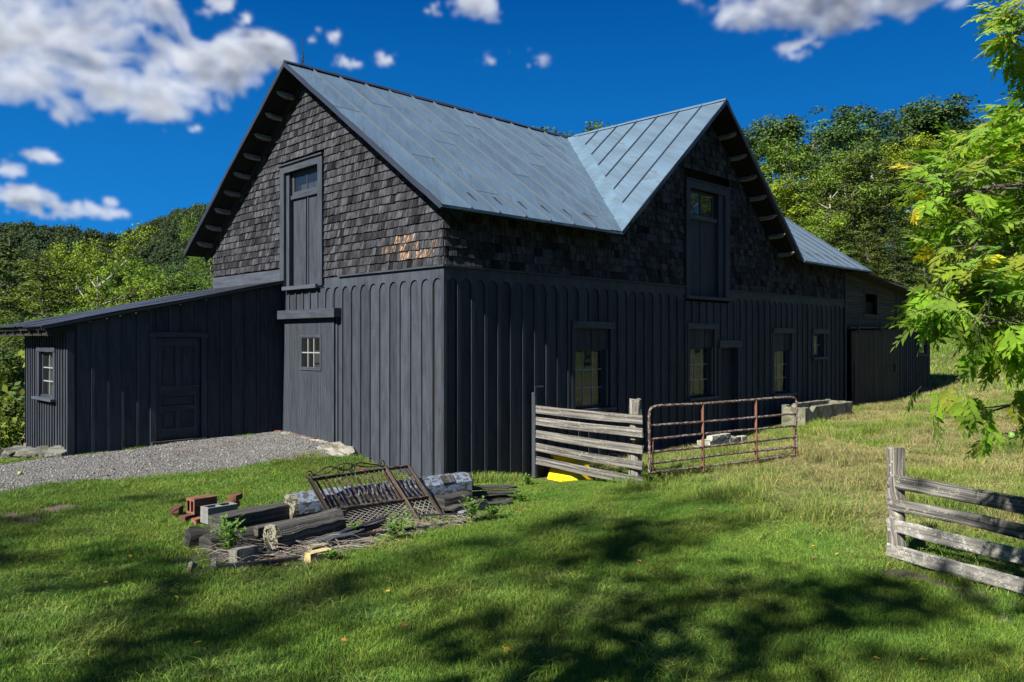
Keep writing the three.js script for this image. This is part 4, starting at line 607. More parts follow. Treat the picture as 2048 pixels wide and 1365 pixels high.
// ---------------------------------------------------------------- lean-to at the far end of the long wall
const lean = thing('end_lean_to', 'low weathered lean-to with a big sliding door at the far right end of the barn', 'shed', [0, 0, 0]);
const roofE = (x) => 4.52 - (x - 16.2) * 0.098;
{
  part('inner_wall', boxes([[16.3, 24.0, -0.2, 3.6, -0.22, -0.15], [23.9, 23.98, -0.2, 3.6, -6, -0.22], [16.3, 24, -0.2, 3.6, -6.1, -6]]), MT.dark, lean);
  const fr = group(lean, 'front_wall', { position: new THREE.Vector3(0, 0, -0.03), rotation: new THREE.Euler(0, 0, 0) }), hole = [[17.87, 18.84, 3.19, 3.86]];
  for (let y = 2.70, i = 0; y < 4.5; y += 0.168, i++) {
    const xe = Math.min(20.75, 16.2 + (4.52 - (y + 0.18)) / 0.098); if (xe < 16.6) break;
    for (const r of subtract([[16.26, xe, y, y + 0.163]], hole)) part('siding_board', B(r[0], r[1], r[2], r[3], -0.02, 0.006 + rb() * 0.008, 'x', 0.8 + rb() * 0.5), MT.siding, fr);
  }
  part('gable_board', line([16.25, roofE(16.25) - 0.13, 0.0], [20.9, roofE(20.9) - 0.13, 0.0], rectProf(0.2, 0.03)), MT.siding, fr);
  const op = group(lean, 'window_opening', fr, 'small open unglazed window in the pale siding');
  pieces('window_frame', [[17.78, 17.87, 3.19, 3.86, -0.05, 0.03], [18.84, 18.93, 3.19, 3.86, -0.05, 0.03], [17.74, 18.97, 3.86, 3.97, -0.05, 0.03, 'x'], [17.74, 18.97, 3.08, 3.19, -0.05, 0.04, 'x']], MT.siding, op);
  for (let x = 20.6, i = 0; x < 24.05; x += 0.2, i++) { const hh = [[22.85, 23.72, 1.84, 2.6]]; for (const r of subtract([[x, Math.min(24.07, x + 0.196), 0.0, roofE(x) - 0.1]], hh)) part('board', B(...r, -0.025, (i % 3) * 0.004, 'y', tone()), MT.paint, fr); for (const r of subtract([[x - 0.02, x + 0.022, 0.1, roofE(x) - 0.12]], [[22.8, 23.8, 1.78, 2.68]])) part('batten', B(...r, 0.0, 0.024, 'y', tone()), MT.paint, fr); }
  part('skirt_board', line([20.5, 0.33, 0.03], [24.1, 0.52, 0.03], rectProf(0.16, 0.04)), MT.paint, fr);
  part('corner_post', B(20.55, 20.72, 0, 4.0, 0.0, 0.04, 'y', 0.9), MT.paint, fr);
  pieces('window_frame', [[22.8, 22.87, 1.8, 2.58, -0.04, 0.034], [23.7, 23.78, 1.8, 2.58, -0.04, 0.034], [22.76, 23.82, 2.58, 2.68, -0.04, 0.04, 'x'], [22.76, 23.82, 1.74, 1.8, -0.04, 0.05, 'x']], MT.trim, fr);
  sash(lean, 'window', fr, [22.87, 23.7, 1.8, 2.58], 2, 2, -0.03, 'small pane window at the far corner of the lean-to', { frame: 0.05, white: true });
  // sliding door hanging on its sloping rail
  const d = group(lean, 'sliding_door', { position: new THREE.Vector3(16.55, 0.12, 0.08), rotation: new THREE.Euler(0, 0, 0.026) }, 'big grey-brown plank sliding door on a rail');
  for (let i = 0; i < 21; i++) part('plank', B(i * 0.19, i * 0.19 + 0.186, 0.08, 2.47 + (i % 3) * 0.006, 0, 0.03 + (i % 2) * 0.003, 'y', 0.8 + rb() * 0.4), MT.doorwood, d);
  part('bottom_rail', B(0, 3.98, -0.06, 0.09, 0.0, 0.05, 'x', 0.9), MT.paint, d);
  part('top_cap', B(0, 3.98, 2.485, 2.505, -0.01, 0.06, 'x', 1.6), MT.siding, d);
  part('pull_bar', line([0.12, 0.3, 0.06], [0.14, 1.5, 0.06], ngon(0.02, 6)), MT.blackIron, d);
  part('latch', B(3.52, 3.6, 1.05, 1.3, 0.034, 0.08, 'y', 1), MT.blackIron, d);
  pieces('hanger', [[0.5, 0.56, 2.4, 2.72, 0.035, 0.06], [2.3, 2.36, 2.4, 2.72, 0.035, 0.06]], MT.blackIron, d);
  part('rail', line([16.4, 2.72, 0.09], [24.0, 2.86, 0.09], rectProf(0.05, 0.03)), MT.blackIron, lean);
  part('door_sill', line([16.4, 0.03, 0.25], [21.0, 0.16, 0.25], rectProf(0.16, 0.34), { n: 5, wob: 0.02 }), MT.old, lean);
  part('roof_deck', slabPoly([[16.24, roofE(16.24), 0.4], [24.5, roofE(24.5), 0.4], [24.5, roofE(24.5), -6.4], [16.24, roofE(16.24), -6.4]], 0.06, (p) => [p.z / 0.5, p.x / 2]), MT.beams, lean);
  for (let i = 0; i < 7; i++) part('roof_sheet', slabPoly([[16.3, roofE(16.3) + 0.025, 0.44 - i], [24.56, roofE(24.56) + 0.025, 0.44 - i], [24.56, roofE(24.56) + 0.025, -0.54 - i], [16.3, roofE(16.3) + 0.025, -0.54 - i]], 0.008, (p) => [p.x / 1.5, p.z / 1.5], 0.9 + rb() * 0.2), MT.roof, lean);
  part('rake_edge', line([16.9, roofE(16.9) - 0.01, 0.445], [24.56, roofE(24.56) - 0.01, 0.445], rectProf(0.07, 0.02), { n: 8, wob: 0.014 }), MT.old, lean);
}
// ---------------------------------------------------------------- things at the walls
const G = (x, z, dy = 0) => [x, ground(x, z) + dy, z];
function rock(w, h, d, seed, round = 0.5) { // an uneven block
  const g0 = new THREE.BoxGeometry(w, h, d, 4, 3, 4), p = g0.attributes.position, r = rng(seed * 31 + 7);
  const key = {}; for (let i = 0; i < p.count; i++) { const x = p.getX(i), y = p.getY(i), z = p.getZ(i), k = [x, y, z].map((v) => v.toFixed(3)).join(); if (!key[k]) { const s = Math.hypot(x / w * 2, y / h * 2, z / d * 2), q = 1 - round * 0.22 * Math.max(0, s - 1); key[k] = [x * q + (r() - 0.5) * w * 0.12 * round, y * q + (r() - 0.5) * h * 0.16 * round, z * q + (r() - 0.5) * d * 0.12 * round]; } p.setXYZ(i, ...key[k]); }
  const uv = g0.attributes.uv, o = r() * 5; for (let i = 0; i < uv.count; i++) uv.setXY(i, uv.getX(i) * w / 0.6 + o, uv.getY(i) * h / 0.6 + o);
  g0.deleteAttribute('normal'); const g = toCreasedNormals(g0, 0.5); return tint(g, 0.85 + r() * 0.3);
}
{ // pale stones along the sliding door and the broken concrete lip
  const t = thing('stone_ledge', 'row of flat broken stones along the foot of the sunlit sliding door', 'stones', [0, 0, 0]); const r = rng(9);
  for (let i = 0; i < 13; i++) { const z = -5.35 + i * 0.165, m = part('stone', rock(0.1 + r() * 0.1, 0.05 + r() * 0.05, 0.15 + r() * 0.06, 200 + i), i % 4 ? MT.stone : MT.brick, t); m.position.set(-0.14 - r() * 0.06, ground(-0.2, z) + 0.005, z); m.rotation.y = r(); }
  const c = solo('concrete_lip', rock(0.55, 0.34, 0.75, 7, 1.2), MT.paleConcrete, 'broken pale concrete lip between the gravel and the gable wall', 'concrete'); c.position.set(-0.30, 0.08, -2.85); c.rotation.set(0.25, 0.3, 0.2);
  const rub = thing('stone_pile', 'low heap of flat field stones under the corner of the lean-to shed', 'stones', [0, 0, 0]);
  for (let i = 0; i < 14; i++) { const z = -8.2 + i * 0.19 + r() * 0.1, m = part('stone', rock(0.3 + r() * 0.25, 0.08 + r() * 0.08, 0.25 + r() * 0.2, 240 + i), i % 3 ? MT.darkStone : MT.stone, rub); m.position.set(-4.25 + (r() - 0.5) * 0.25, ground(-4.3, z) + 0.04 + (i % 3) * 0.05, z); m.rotation.set(r() * 0.2, r() * 3, r() * 0.2); }
  const b = solo('boulder', rock(0.9, 0.3, 0.55, 5, 1.6), MT.darkStone, 'flat dark boulder in the grass left of the lean-to shed', 'rock'); b.position.set(-4.1, ground(-4.1, -9.3) + 0.1, -9.3); b.rotation.y = 0.5;
}
{ // pale blocks stacked in front of the doorway
  const t = thing('block_stack', 'low stack of pale whitewashed bricks on the ground before the dark doorway', 'bricks', [0, 0, 0]), r = rng(14);
  for (let l = 0; l < 3; l++) for (let i = 0; i < [7, 6, 3][l]; i++) for (let j = 0; j < (l < 2 ? 2 : 1); j++) { if (l === 1 && i === 5 && j) continue; const m = part('brick', rock(0.25, 0.11, 0.16, 300 + l * 20 + i * 2 + j, 0.4), MT.whiteBrick, t); m.position.set(6.9 + i * 0.275 + l * 0.08 + r() * 0.03, ground(7.8, 0.9) + 0.06 + l * 0.118, 0.85 - j * 0.2 + r() * 0.03); m.rotation.y = (r() - 0.5) * 0.16; }
}
{ // concrete trough
  const t = thing('water_trough', 'long mossy concrete trough with a chipped rim against the barn wall', 'trough', [0, 0, 0]), x0 = 11.2, x1 = 14.15, z0 = 0.34, z1 = 1.08, yb = -0.25, th = 0.13;
  const jag = (a, b, z, y, n, sd) => { const r = rng(sd), s = new THREE.Shape(); s.moveTo(a, yb); s.lineTo(b, yb); for (let i = 0; i <= n; i++) { const u = lerp(b, a, i / n), dip = 0.14 * Math.exp(-(((u - a - 0.42) / 0.12) ** 2)); s.lineTo(u, y - dip + (r() - 0.5) * 0.022); } const g = new THREE.ExtrudeGeometry(s, { depth: th, bevelEnabled: true, bevelSize: 0.008, bevelThickness: 0.008, bevelSegments: 1 }); g.translate(0, 0, z); const uv = g.attributes.uv; for (let i = 0; i < uv.count; i++) uv.setXY(i, uv.getX(i) / 0.9, uv.getY(i) / 0.9); return tint(g, 1); };
  part('front_wall', jag(x0, x1, z1 - th, 0.57, 34, 3), MT.concrete, t);
  part('back_wall', jag(x0 + 0.2, x1, z0, 0.60, 30, 4), MT.concrete, t);
  part('end_wall', rock(th, 0.84, z1 - z0 - th * 2 + 0.02, 8, 0.15).translate(x0 + th / 2 + 0.01, yb + 0.4, (z0 + z1) / 2), MT.concrete, t);
  part('end_wall', rock(th, 0.84, z1 - z0 - th * 2 + 0.02, 9, 0.15).translate(x1 - th / 2 - 0.01, yb + 0.42, (z0 + z1) / 2), MT.concrete, t);
  part('floor', B(x0 + th, x1 - th, -0.1, 0.1, z0 + th, z1 - th, 'x', 0.6), MT.concrete, t);
}
{ // yellow plastic bin behind the fence
  const [x, y, z] = G(2.56, 0.60), t = thing('yellow_bin', 'bright yellow upturned plastic feed tub behind the board fence', 'tub', [x, y, z], 1.5); t.scale.set(1, 1.22, 1);
  const ring = (a, b, yy) => [[-a, yy, -b + 0.08], [-a + 0.08, yy, -b], [a - 0.08, yy, -b], [a, yy, -b + 0.08], [a, yy, b - 0.08], [a - 0.08, yy, b], [-a + 0.08, yy, b], [-a, yy, b - 0.08]];
  const rings = [ring(0.40, 0.30, 0), ring(0.39, 0.29, 0.05), ring(0.30, 0.22, 0.34), ring(0.29, 0.21, 0.36)], P = rings.flat(2), I = [];
  for (let i = 0; i < 3; i++) for (let j = 0; j < 8; j++) { const a = i * 8 + j, b = i * 8 + (j + 1) % 8; I.push(a, a + 8, b, b, a + 8, b + 8); } for (let j = 1; j < 7; j++) I.push(24, 24 + j + 1, 24 + j);
  part('body', tint(toCreasedNormals(geo(P, null, P.map(() => 0).slice(0, P.length / 3 * 2), I), 0.4), 1), MT.yellow, t);
  part('base_slab', tint(new THREE.ExtrudeGeometry(new THREE.Shape(ring(0.33, 0.25, 0).map(([a, , b]) => new THREE.Vector2(a, b))), { depth: 0.04, bevelSize: 0.012, bevelThickness: 0.012, bevelSegments: 2 }).rotateX(-Math.PI / 2).translate(0, 0.37, 0), 1), MT.yellow, t);
}
// ---------------------------------------------------------------- board fence beside the barn corner
{
  const fx = 2.17, t = thing('board_fence', 'short fence of five grey weathered boards running out from the barn wall', 'fence', [0, 0, 0]);
  for (let i = 0; i < 5; i++) { const y0 = [1.025, 0.806, 0.565, 0.32, 0.075][i], y1 = [1.0, 0.78, 0.5, 0.234, -0.028][i]; part('rail', bar(curve([[fx - 0.03, y0, 0.12], [fx - 0.02, lerp(y0, y1, 0.45) - 0.012, 1.2], [fx - 0.03, y1, 2.56]], 9), rectProf(0.15, 0.035), { wob: 0.006, seed: 60 + i, k: 0.9 + rb() * 0.25, endBump: 0.02 }), MT.grey, t); }
  const gy = ground(fx, 2.32);
  part('post', bar(curve([[fx + 0.1, gy - 0.3, 2.3], [fx + 0.11, gy + 0.6, 2.3], [fx + 0.1, 1.32, 2.31]], 10), ngon(0.105, 12), { wob: 0.022, seed: 71, endBump: 0.03 }), MT.postwood, t);
  part('wall_post', line([fx - 0.03, -0.25, 0.075], [fx - 0.03, 1.34, 0.075], rectProf(0.09, 0.07), { n: 4, wob: 0.006 }), MT.trim, t);
  part('iron_hook', M([line([fx - 0.05, 1.3, 0.12], [fx - 0.05, 1.46, 0.13], rectProf(0.012, 0.05, 0.002)), line([fx - 0.05, 1.45, 0.12], [fx + 0.12, 1.45, 0.16], rectProf(0.03, 0.012, 0.002))]), MT.tin, t);
}
{ // tube gate, hung on the fence post and resting on the meadow
  const A = [2.24, 0.10, 2.62], Bq = [5.78, 0.13, 3.46], t = thing('tube_gate', 'rusty lichen-spotted tubular steel farm gate with six bars', 'gate', [0, 0, 0]);
  const P = (u, v) => [lerp(A[0], Bq[0], u), lerp(A[1], Bq[1], u) + v, lerp(A[2], Bq[2], u)], H = 1.11, pipe = ngon(0.021, 8);
  const loop = [P(0, 0.02), P(0, 0.5), P(0, H - 0.1), P(0.008, H - 0.03), P(0.03, H), P(0.3, H - 0.005), P(0.7, H + 0.005), P(0.97, H), P(0.99, H - 0.03), P(1, H - 0.1), P(0.996, 0.55), P(1, 0.02)];
  part('frame', bar(curve(loop, 60), ngon(0.024, 8), { wob: 0.004, seed: 5 }), MT.rust, t);
  [0.02, 0.17, 0.36, 0.57, 0.80].forEach((v, i) => part('bar', bar(curve([P(0.002, v), P(0.4, v + (i % 2 ? 0.012 : -0.01)), P(0.998, v)], 14), pipe, { wob: 0.004, seed: 20 + i }), MT.rust, t));
  for (const u of [0.335, 0.70]) part('stay', line(P(u, -0.07), P(u - 0.002, H), rectProf(0.045, 0.035), { n: 3, wob: 0.003 }), MT.rustRed, t);
  for (const u of [0.02, 0.985]) part('stay', line(P(u, -0.02), P(u, 0.55), rectProf(0.03, 0.03), {}), MT.rustRed, t);
}
{ // fence at the right: post and four rails running towards the camera's right
  const t = thing('rail_fence', 'grey lichen-covered post and four rail fence at the right in the foreground', 'fence', [0, 0, 0]), gy = ground(0.02, 7.31);
  part('post', bar(curve([[0.06, gy - 0.3, 7.33], [0.04, gy + 0.5, 7.32], [0.05, gy + 1.19, 7.31]], 12), rectProf(0.155, 0.15, 0.03), { wob: 0.016, seed: 81, endBump: 0.025, k: 1.1 }), MT.postwood, t);
  const g2 = ground(-0.9, 10.2);
  part('post', bar(curve([[-0.82, g2 - 0.3, 10.2], [-0.84, g2 + 0.5, 10.2], [-0.83, g2 + 1.19, 10.2]], 12), rectProf(0.155, 0.15, 0.03), { wob: 0.016, seed: 83, endBump: 0.025, k: 1.1 }), MT.postwood, t);
  const hs = [[0.84, 0.145], [0.60, 0.13], [0.385, 0.135], [0.12, 0.14]];
  hs.forEach(([h, w], i) => part('rail', bar(curve([[0.0, h + 0.01 - i * 0.004, 7.25], [-0.26, h + 0.012 * Math.sin(i * 2), 8.1], [-0.62, h - 0.01, 9.2], [-0.97, h + 0.005, 10.3]], 16), rectProf(w, 0.036, 0.008), { wob: 0.012, seed: 90 + i, k: [1.15, 1, 1.05, 1][i], endBump: 0.03 }), i > 1 ? MT.greyLichen : MT.grey, t));
}

// ---------------------------------------------------------------- heap of old timbers, iron and blocks on the lawn
{
  const timber = (name, a, b, prof, m, label, o = {}, cat = 'timber') => solo(name, bar(seg(a, b, o.n ?? 8), prof, { wob: 0.02, endBump: 0.05, ...o }), m, label, cat);
  const sq = (s, c = 0.03) => rectProf(s, s, c);
  // the painted eight-sided post, its lichened end and mortise
  const oc = thing('octagonal_post', 'old eight-sided post with flaking blue-grey paint, lying under the iron gate', 'post', [0, 0, 0]);
  const oa = [-3.74, 0.29, 1.66], ob = [-1.24, 0.29, 1.97];
  part('shaft', bar(seg(oa, ob, 10), ngon(0.172, 8, Math.PI / 8), { wob: 0.008, seed: 11, crease: 0.4 }), MT.octo, oc);
  part('lichened_end', bar(seg([-3.80, 0.29, 1.652], [-3.735, 0.29, 1.661], 1), ngon(0.168, 8, Math.PI / 8), { wob: 0.02, seed: 12, endBump: 0.05 }), MT.lichen, oc);
  part('mortise', rock(0.2, 0.012, 0.13, 13, 0.2).rotateX(0.76).rotateY(-0.12).translate(-1.63, 0.415, 2.04), MT.old, oc);
  timber('squared_timber', [-4.74, 0.21, 1.66], [-2.6, 0.19, 1.42], sq(0.25, 0.02), MT.old, 'dark squared timber on top of the heap beside the hollow cinder block', { seed: 21, k: 0.75 });
  timber('small_timber', [-4.40, 0.15, 1.98], [-3.1, 0.17, 1.92], sq(0.105, 0.006), MT.grey, 'short greenish four-by-four between the two big beams', { seed: 22, k: 0.5, wob: 0.006, endBump: 0.01 });
  const low = timber('knotted_beam', [-4.38, 0.14, 2.34], [-3.46, 0.16, 2.20], ngon(0.155, 7, 0.4), MT.old, 'thick knotted grey beam with a lichened end at the front of the heap', { seed: 23, k: 1.25, wob: 0.022 });
  part('lichened_end', bar(seg([-4.43, 0.14, 2.347], [-4.375, 0.14, 2.339], 1), ngon(0.15, 7, 0.4), { wob: 0.03, seed: 24, endBump: 0.06 }), MT.lichen, low);
  timber('rotten_beam', [-4.92, 0.05, 1.86], [-2.4, 0.03, 1.78], sq(0.23, 0.05), MT.old, 'rotten black beam at the left bottom of the heap', { seed: 25, k: 0.5, wob: 0.05 });
  timber('rotten_beam', [-4.98, -0.02, 2.12], [-3.6, -0.03, 2.15], sq(0.17, 0.05), MT.old, 'crumbling dark beam end under the green weed', { seed: 26, k: 0.6, wob: 0.05 });
  timber('plank', [-4.12, 0.04, 2.56], [-3.35, 0.07, 2.45], rectProf(0.05, 0.22, 0.01), MT.old, 'rough weathered plank lying below the knotted beam', { seed: 27, k: 1.1 , wob: 0.02});
  timber('bearer_timber', [-1.9, 0.11, 2.20], [-1.44, 0.13, 2.27], sq(0.24, 0.02), MT.old, 'black square timber stub below the mortised end of the painted post', { seed: 28, k: 0.55 });
  timber('tarred_beam', [-2.6, 0.24, 1.38], [-0.98, 0.27, 1.74], sq(0.22, 0.04), MT.old, 'black beam end behind the right end of the painted post', { seed: 29, k: 0.6 });
  timber('rotten_log', [-5.0, 0.10, 1.55], [-4.2, 0.05, 1.72], ngon(0.12, 7, 0.2), MT.old, 'stubby black rotten log at the far left of the heap', { seed: 38, k: 0.45, wob: 0.05 });
  timber('rotten_log', [-5.05, -0.02, 2.3], [-4.5, -0.02, 2.42], ngon(0.07, 6, 0.2), MT.old, 'thin rotten stick of wood in the dead vines at the heap\'s front left', { seed: 39, k: 0.7, wob: 0.03 });
  timber('split_rail', [-3.9, 0.06, 2.66], [-2.9, 0.07, 2.30], rectProf(0.07, 0.09, 0.01), MT.old, 'split grey rail running under the foot of the gate', { seed: 40, k: 0.8, wob: 0.02 });
  const pk = [[[-1.7, 0.20, 1.55], [-0.36, 0.16, 2.08], 0.16, 0.9], [[-1.6, 0.12, 1.72], [-0.42, 0.10, 2.16], 0.2, 0.7], [[-1.5, 0.02, 1.75], [-0.5, 0.02, 2.1], 0.22, 0.6], [[-1.9, 0.06, 2.2], [-0.75, 0.03, 2.38], 0.1, 0.9]];
  pk.forEach(([a, b, w, k], i) => timber('plank', a, b, rectProf(0.042, w, 0.008), MT.old, ['topmost long dark plank at the right end of the heap', 'second dark plank below the topmost at the heap\'s right end', 'lowest rotten plank at the heap\'s right end', 'thin split board in the shade at the right of the heap'][i], { seed: 30 + i, k, wob: 0.014 }));
  timber('plank', [-1.95, 0.10, 2.40], [-1.28, 0.13, 2.36], rectProf(0.035, 0.2, 0.008), MT.old, 'short plank resting on two small grey blocks right of the iron gate', { seed: 36, k: 1.1 });
  // blocks and bricks
  const blk = (name, pos, turn, geom, m, label, cat) => { const o = solo(name, geom, m, label, cat); o.position.set(...pos); o.rotation.y = turn; return o; };
  blk('concrete_block', [-1.74, 0.0, 2.46], 0.3, rock(0.22, 0.15, 0.2, 401, 0.25), MT.block, 'small grey block under the short plank, nearer the gate', 'block');
  blk('concrete_block', [-1.38, 0.02, 2.36], 0.1, rock(0.24, 0.17, 0.2, 402, 0.25), MT.block, 'small grey block under the short plank, farther from the gate', 'block');
  blk('concrete_block', [-4.80, 0.04, 2.50], 0.15, rock(0.26, 0.20, 0.16, 403, 0.2), MT.darkStone, 'dark grey concrete block standing at the front left of the heap', 'block').rotation.x = -0.12;
  { // hollow block with two cells
    const t = thing('cinder_block', 'grey two-celled cinder block standing at the left end of the heap', 'block', [-4.20, 0.02, 0.60], 0.05), a = 0.2, b = 0.1, h = 0.2, w = 0.032;
    part('shell', boxes([[-a, a, 0, h, -b, -b + w, 'x'], [-a, a, 0, h, b - w, b, 'x'], [-a, -a + w, 0, h, -b + w, b - w], [a - w, a, 0, h, -b + w, b - w], [-w / 2, w / 2, 0, h - 0.004, -b + w, b - w]]), MT.block, t);
  }
  { // hollow red clay block
    const t = thing('clay_block', 'red hollow clay block standing on broken bricks at the left end', 'block', [-4.22, 0.06, 0.12], 0.12), a = 0.16, b = 0.1, h = 0.2, w = 0.03;
    part('shell', boxes([[-a, a, 0, w, -b, b, 'x'], [-a, a, h - w, h, -b, b, 'x'], [-a, a, w, h - w, -b, -b + w, 'x'], [-a, a, w, h - w, b - w, b, 'x'], [-a, a, w, h - w, -w / 2, w / 2, 'x']]), MT.brick, t);
  }
  const bl = ['orange-red broken brick lying lowest under the clay block', 'dark red brick shard leaning at the far left of the heap', 'red brick lying behind the cinder block', 'small broken brick on top behind the cinder block', 'orange brick half in the grass before the clay block', 'red brick piece between clay block and cinder block'];
  [[-4.42, 0.03, 0.2, 0.3, 1], [-4.46, 0.09, -0.1, 0.9, 0.45], [-3.86, 0.12, 0.2, 0.2, 1], [-3.78, 0.20, 0.16, 0.7, 1.2], [-4.36, 0.02, 0.42, 0.15, 1.35], [-4.18, 0.02, 0.5, 0.4, 1]].forEach(([x, y, z, r, k], i) => { const g = rock(0.22, i === 1 ? 0.09 : 0.08, 0.12, 420 + i, 0.5); tint(g, k); blk('brick', [x, y, z], r, g, MT.brick, bl[i], 'brick'); });
  blk('cream_brick', [-4.20, 0.03, 2.98], 0.05, rock(0.27, 0.11, 0.12, 441, 0.12), MT.cream, 'cream yellow brick on the ground in front of the heap', 'brick');
  blk('tan_brick', [-4.05, 0.02, 2.72], 0.1, rock(0.23, 0.1, 0.11, 442, 0.3), tanM(), 'dull tan brick behind the cream yellow one', 'brick');
  blk('stake', [-5.32, -0.02, 2.42], 0.3, rock(0.07, 0.18, 0.06, 443, 0.8), MT.darkStone, 'left of two small dark stone stumps in the grass before the heap', 'stone').rotation.z = -0.35;
  blk('stake', [-5.12, -0.02, 2.50], 0.8, rock(0.06, 0.2, 0.06, 444, 0.8), MT.darkStone, 'right of two small dark stone stumps in the grass before the heap', 'stone').rotation.z = -0.3;
  // black iron bed rails with toothed edges along the ground
  const railThing = (pts, label, sd) => {
    const t = thing('toothed_rail', label, 'iron rail', [0, 0, 0]), c = curve(pts, 24), r = rng(sd);
    part('flange', bar(c, rectProf(0.05, 0.012, 0.002), { wob: 0.004, seed: sd }), MT.blackIron, t);
    part('web', bar(c.map((p) => [p[0], p[1] + 0.024, p[2] - 0.018]), rectProf(0.008, 0.045, 0.002), { seed: sd + 1 }), MT.blackIron, t);
    const g = []; for (let i = 0; i < 60; i++) { const u = i / 59 * (c.length - 1), j = Math.min(c.length - 2, Math.floor(u)), p = [0, 1, 2].map((k) => lerp(c[j][k], c[j + 1][k], u - j)); if (r() < 0.12) continue; g.push(B(p[0] - 0.008, p[0] + 0.008, p[1] - 0.06, p[1] - 0.024, p[2] - 0.004, p[2] + 0.006)); }
    part('tooth', M(g), MT.blackIron, t).userData.kind = 'stuff';
  };
  railThing([[-5.15, 0.02, 2.63], [-4.4, 0.0, 2.86], [-3.7, -0.01, 2.84], [-2.4, -0.02, 3.16]], 'long black toothed iron rail nearest the camera along the front of the heap', 51);
  railThing([[-4.0, 0.05, 2.62], [-3.3, 0.03, 2.62], [-2.0, 0.0, 2.86]], 'black toothed iron rail lying just behind the front one', 52);
  const fl = (a, b, label, sd, m) => solo('iron_strip', bar(seg(a, b, 6), rectProf(0.012, 0.07, 0.002), { wob: 0.006, seed: sd }), m ?? MT.tin, label, 'iron strip');
  fl([-3.62, 0.10, 2.5], [-2.95, 0.16, 2.42], 'flat dark iron strip across the foot of the gate', 61);
  fl([-2.35, 0.08, 2.36], [-1.75, 0.05, 2.62], 'short bent iron strip at the foot of the gate\'s right stile', 62);
  fl([-3.95, 0.08, 2.60], [-3.55, 0.10, 2.66], 'pale grey metal channel lying behind the cream brick', 63, MT.roofSeam);

  // ornate iron garden gate leaning on the painted post
  const q = thing('iron_garden_gate', 'rusty ornate iron garden gate with scrolled top and wire mesh, leaning on the heap', 'gate', [0, 0, 0]);
  const BL = [-3.29, -0.05, 1.98], BM = [-2.28, -0.05, 2.26], BR = [-1.92, -0.05, 2.33], TL = [-3.65, 0.64, 1.86], TM = [-2.51, 0.64, 1.83], TR = [-2.18, 0.64, 1.87], mix = (a, b, t) => a.map((v, i) => lerp(v, b[i], t));
  const pane = (a, b, c, d) => (u, s, o = 0) => { const p = mix(mix(a, b, u), mix(c, d, u), s); return [p[0], p[1] + o * 0.3, p[2] + o]; };
  const PL = pane(BL, BM, TL, TM), PR = pane(BM, BR, TM, TR), fr2 = { wob: 0.004 };
  part('stile', line(PL(0, -0.02), PL(0, 1.02), rectProf(0.06, 0.05), { ...fr2, n: 8, seed: 1 }), MT.gatewood, q);
  part('stile', line(PL(1, -0.02), PL(1, 1.02), rectProf(0.06, 0.045), { ...fr2, n: 8, seed: 2 }), MT.gatewood, q);
  part('stile', line(PR(1, 0), PR(1, 1.0), rectProf(0.05, 0.04), { ...fr2, n: 8, seed: 3 }), MT.gatewood, q);
  for (const [P, sfx] of [[PL, 0], [PR, 1]]) { part('top_rail', line(P(0.02, 0.985), P(0.98, 0.985), rectProf(0.045, 0.03), fr2), MT.iron, q); part('mid_rail', line(P(0.02, 0.42), P(0.98, 0.42), rectProf(0.04, 0.03), fr2), MT.iron, q); }
  for (let i = 1; i < 16; i++) part('bar', line(PL(i / 16, 0.43, 0.008), PL(i / 16 + (i % 3 - 1) * 0.006, 0.98, 0.008), rectProf(i % 2 ? 0.03 : 0.016, 0.008, 0.002), { seed: i }), MT.iron, q);
  for (let i = 1; i < 5; i++) part('bar', line(PR(i / 5, 0.43), PR(i / 5, 0.98), ngon(0.009, 6), { seed: 30 + i }), MT.iron, q);
  const wires = []; for (const [P, n, w] of [[PL, 13, 1], [PR, 5, 1]]) for (let i = -n; i < n * 2; i++) for (const d of [1, -1]) { let a = null, b = null; for (let k = 0; k <= 20; k++) { const s = 0.02 + 0.39 * k / 20, u = (i + d * k / 20 * n * 0.55 * (P === PL ? 1 : 2.2 * 0.36 * 2)) / n; if (u > 0.02 && u < 0.98) { if (!a) a = P(u, s, -0.01); b = P(u, s, -0.01); } } if (a && b && Math.hypot(a[0] - b[0], a[1] - b[1]) > 0.05) wires.push(line(a, b, ngon(0.0035, 4))); }
  part('wire_mesh', M(wires), MT.twigGrey, q);
  const scroll = (p, r0, turns, dir, sd) => { const pts = []; for (let i = 0; i <= 22; i++) { const t = i / 22, an = dir * t * turns * 6.28 + sd, rr2 = r0 * (1 - 0.75 * t); pts.push([p[0] + Math.cos(an) * rr2, p[1] + Math.sin(an) * rr2, p[2]]); } return bar(pts, ngon(0.008, 5)); };
  part('scrollwork', M([bar(curve([PL(0, 1.02), PL(0.15, 1.1), PL(0.3, 1.16), PL(0.5, 1.06), PL(0.68, 1.15), PL(0.85, 1.1), PL(1, 1.03)], 30), ngon(0.01, 6)), bar(curve([PL(0.02, 1.04), PL(0.25, 1.06), PL(0.5, 1.18), PL(0.75, 1.07), PL(0.98, 1.05)], 24), ngon(0.008, 5)), scroll(PL(0.01, 1.06), 0.06, 1.2, 1, 0), scroll(PL(0.42, 1.08), 0.06, 1.4, -1, 1), scroll(PL(0.58, 1.08), 0.06, 1.4, 1, 2), scroll(PL(0.98, 1.07), 0.06, 1.2, -1, 3)]), MT.iron, q);
}
function tanM() { return mat({ color: rgb(0.36, 0.31, 0.2), map: T.stone, roughness: 0.95, name: 'tan_brick' }); }
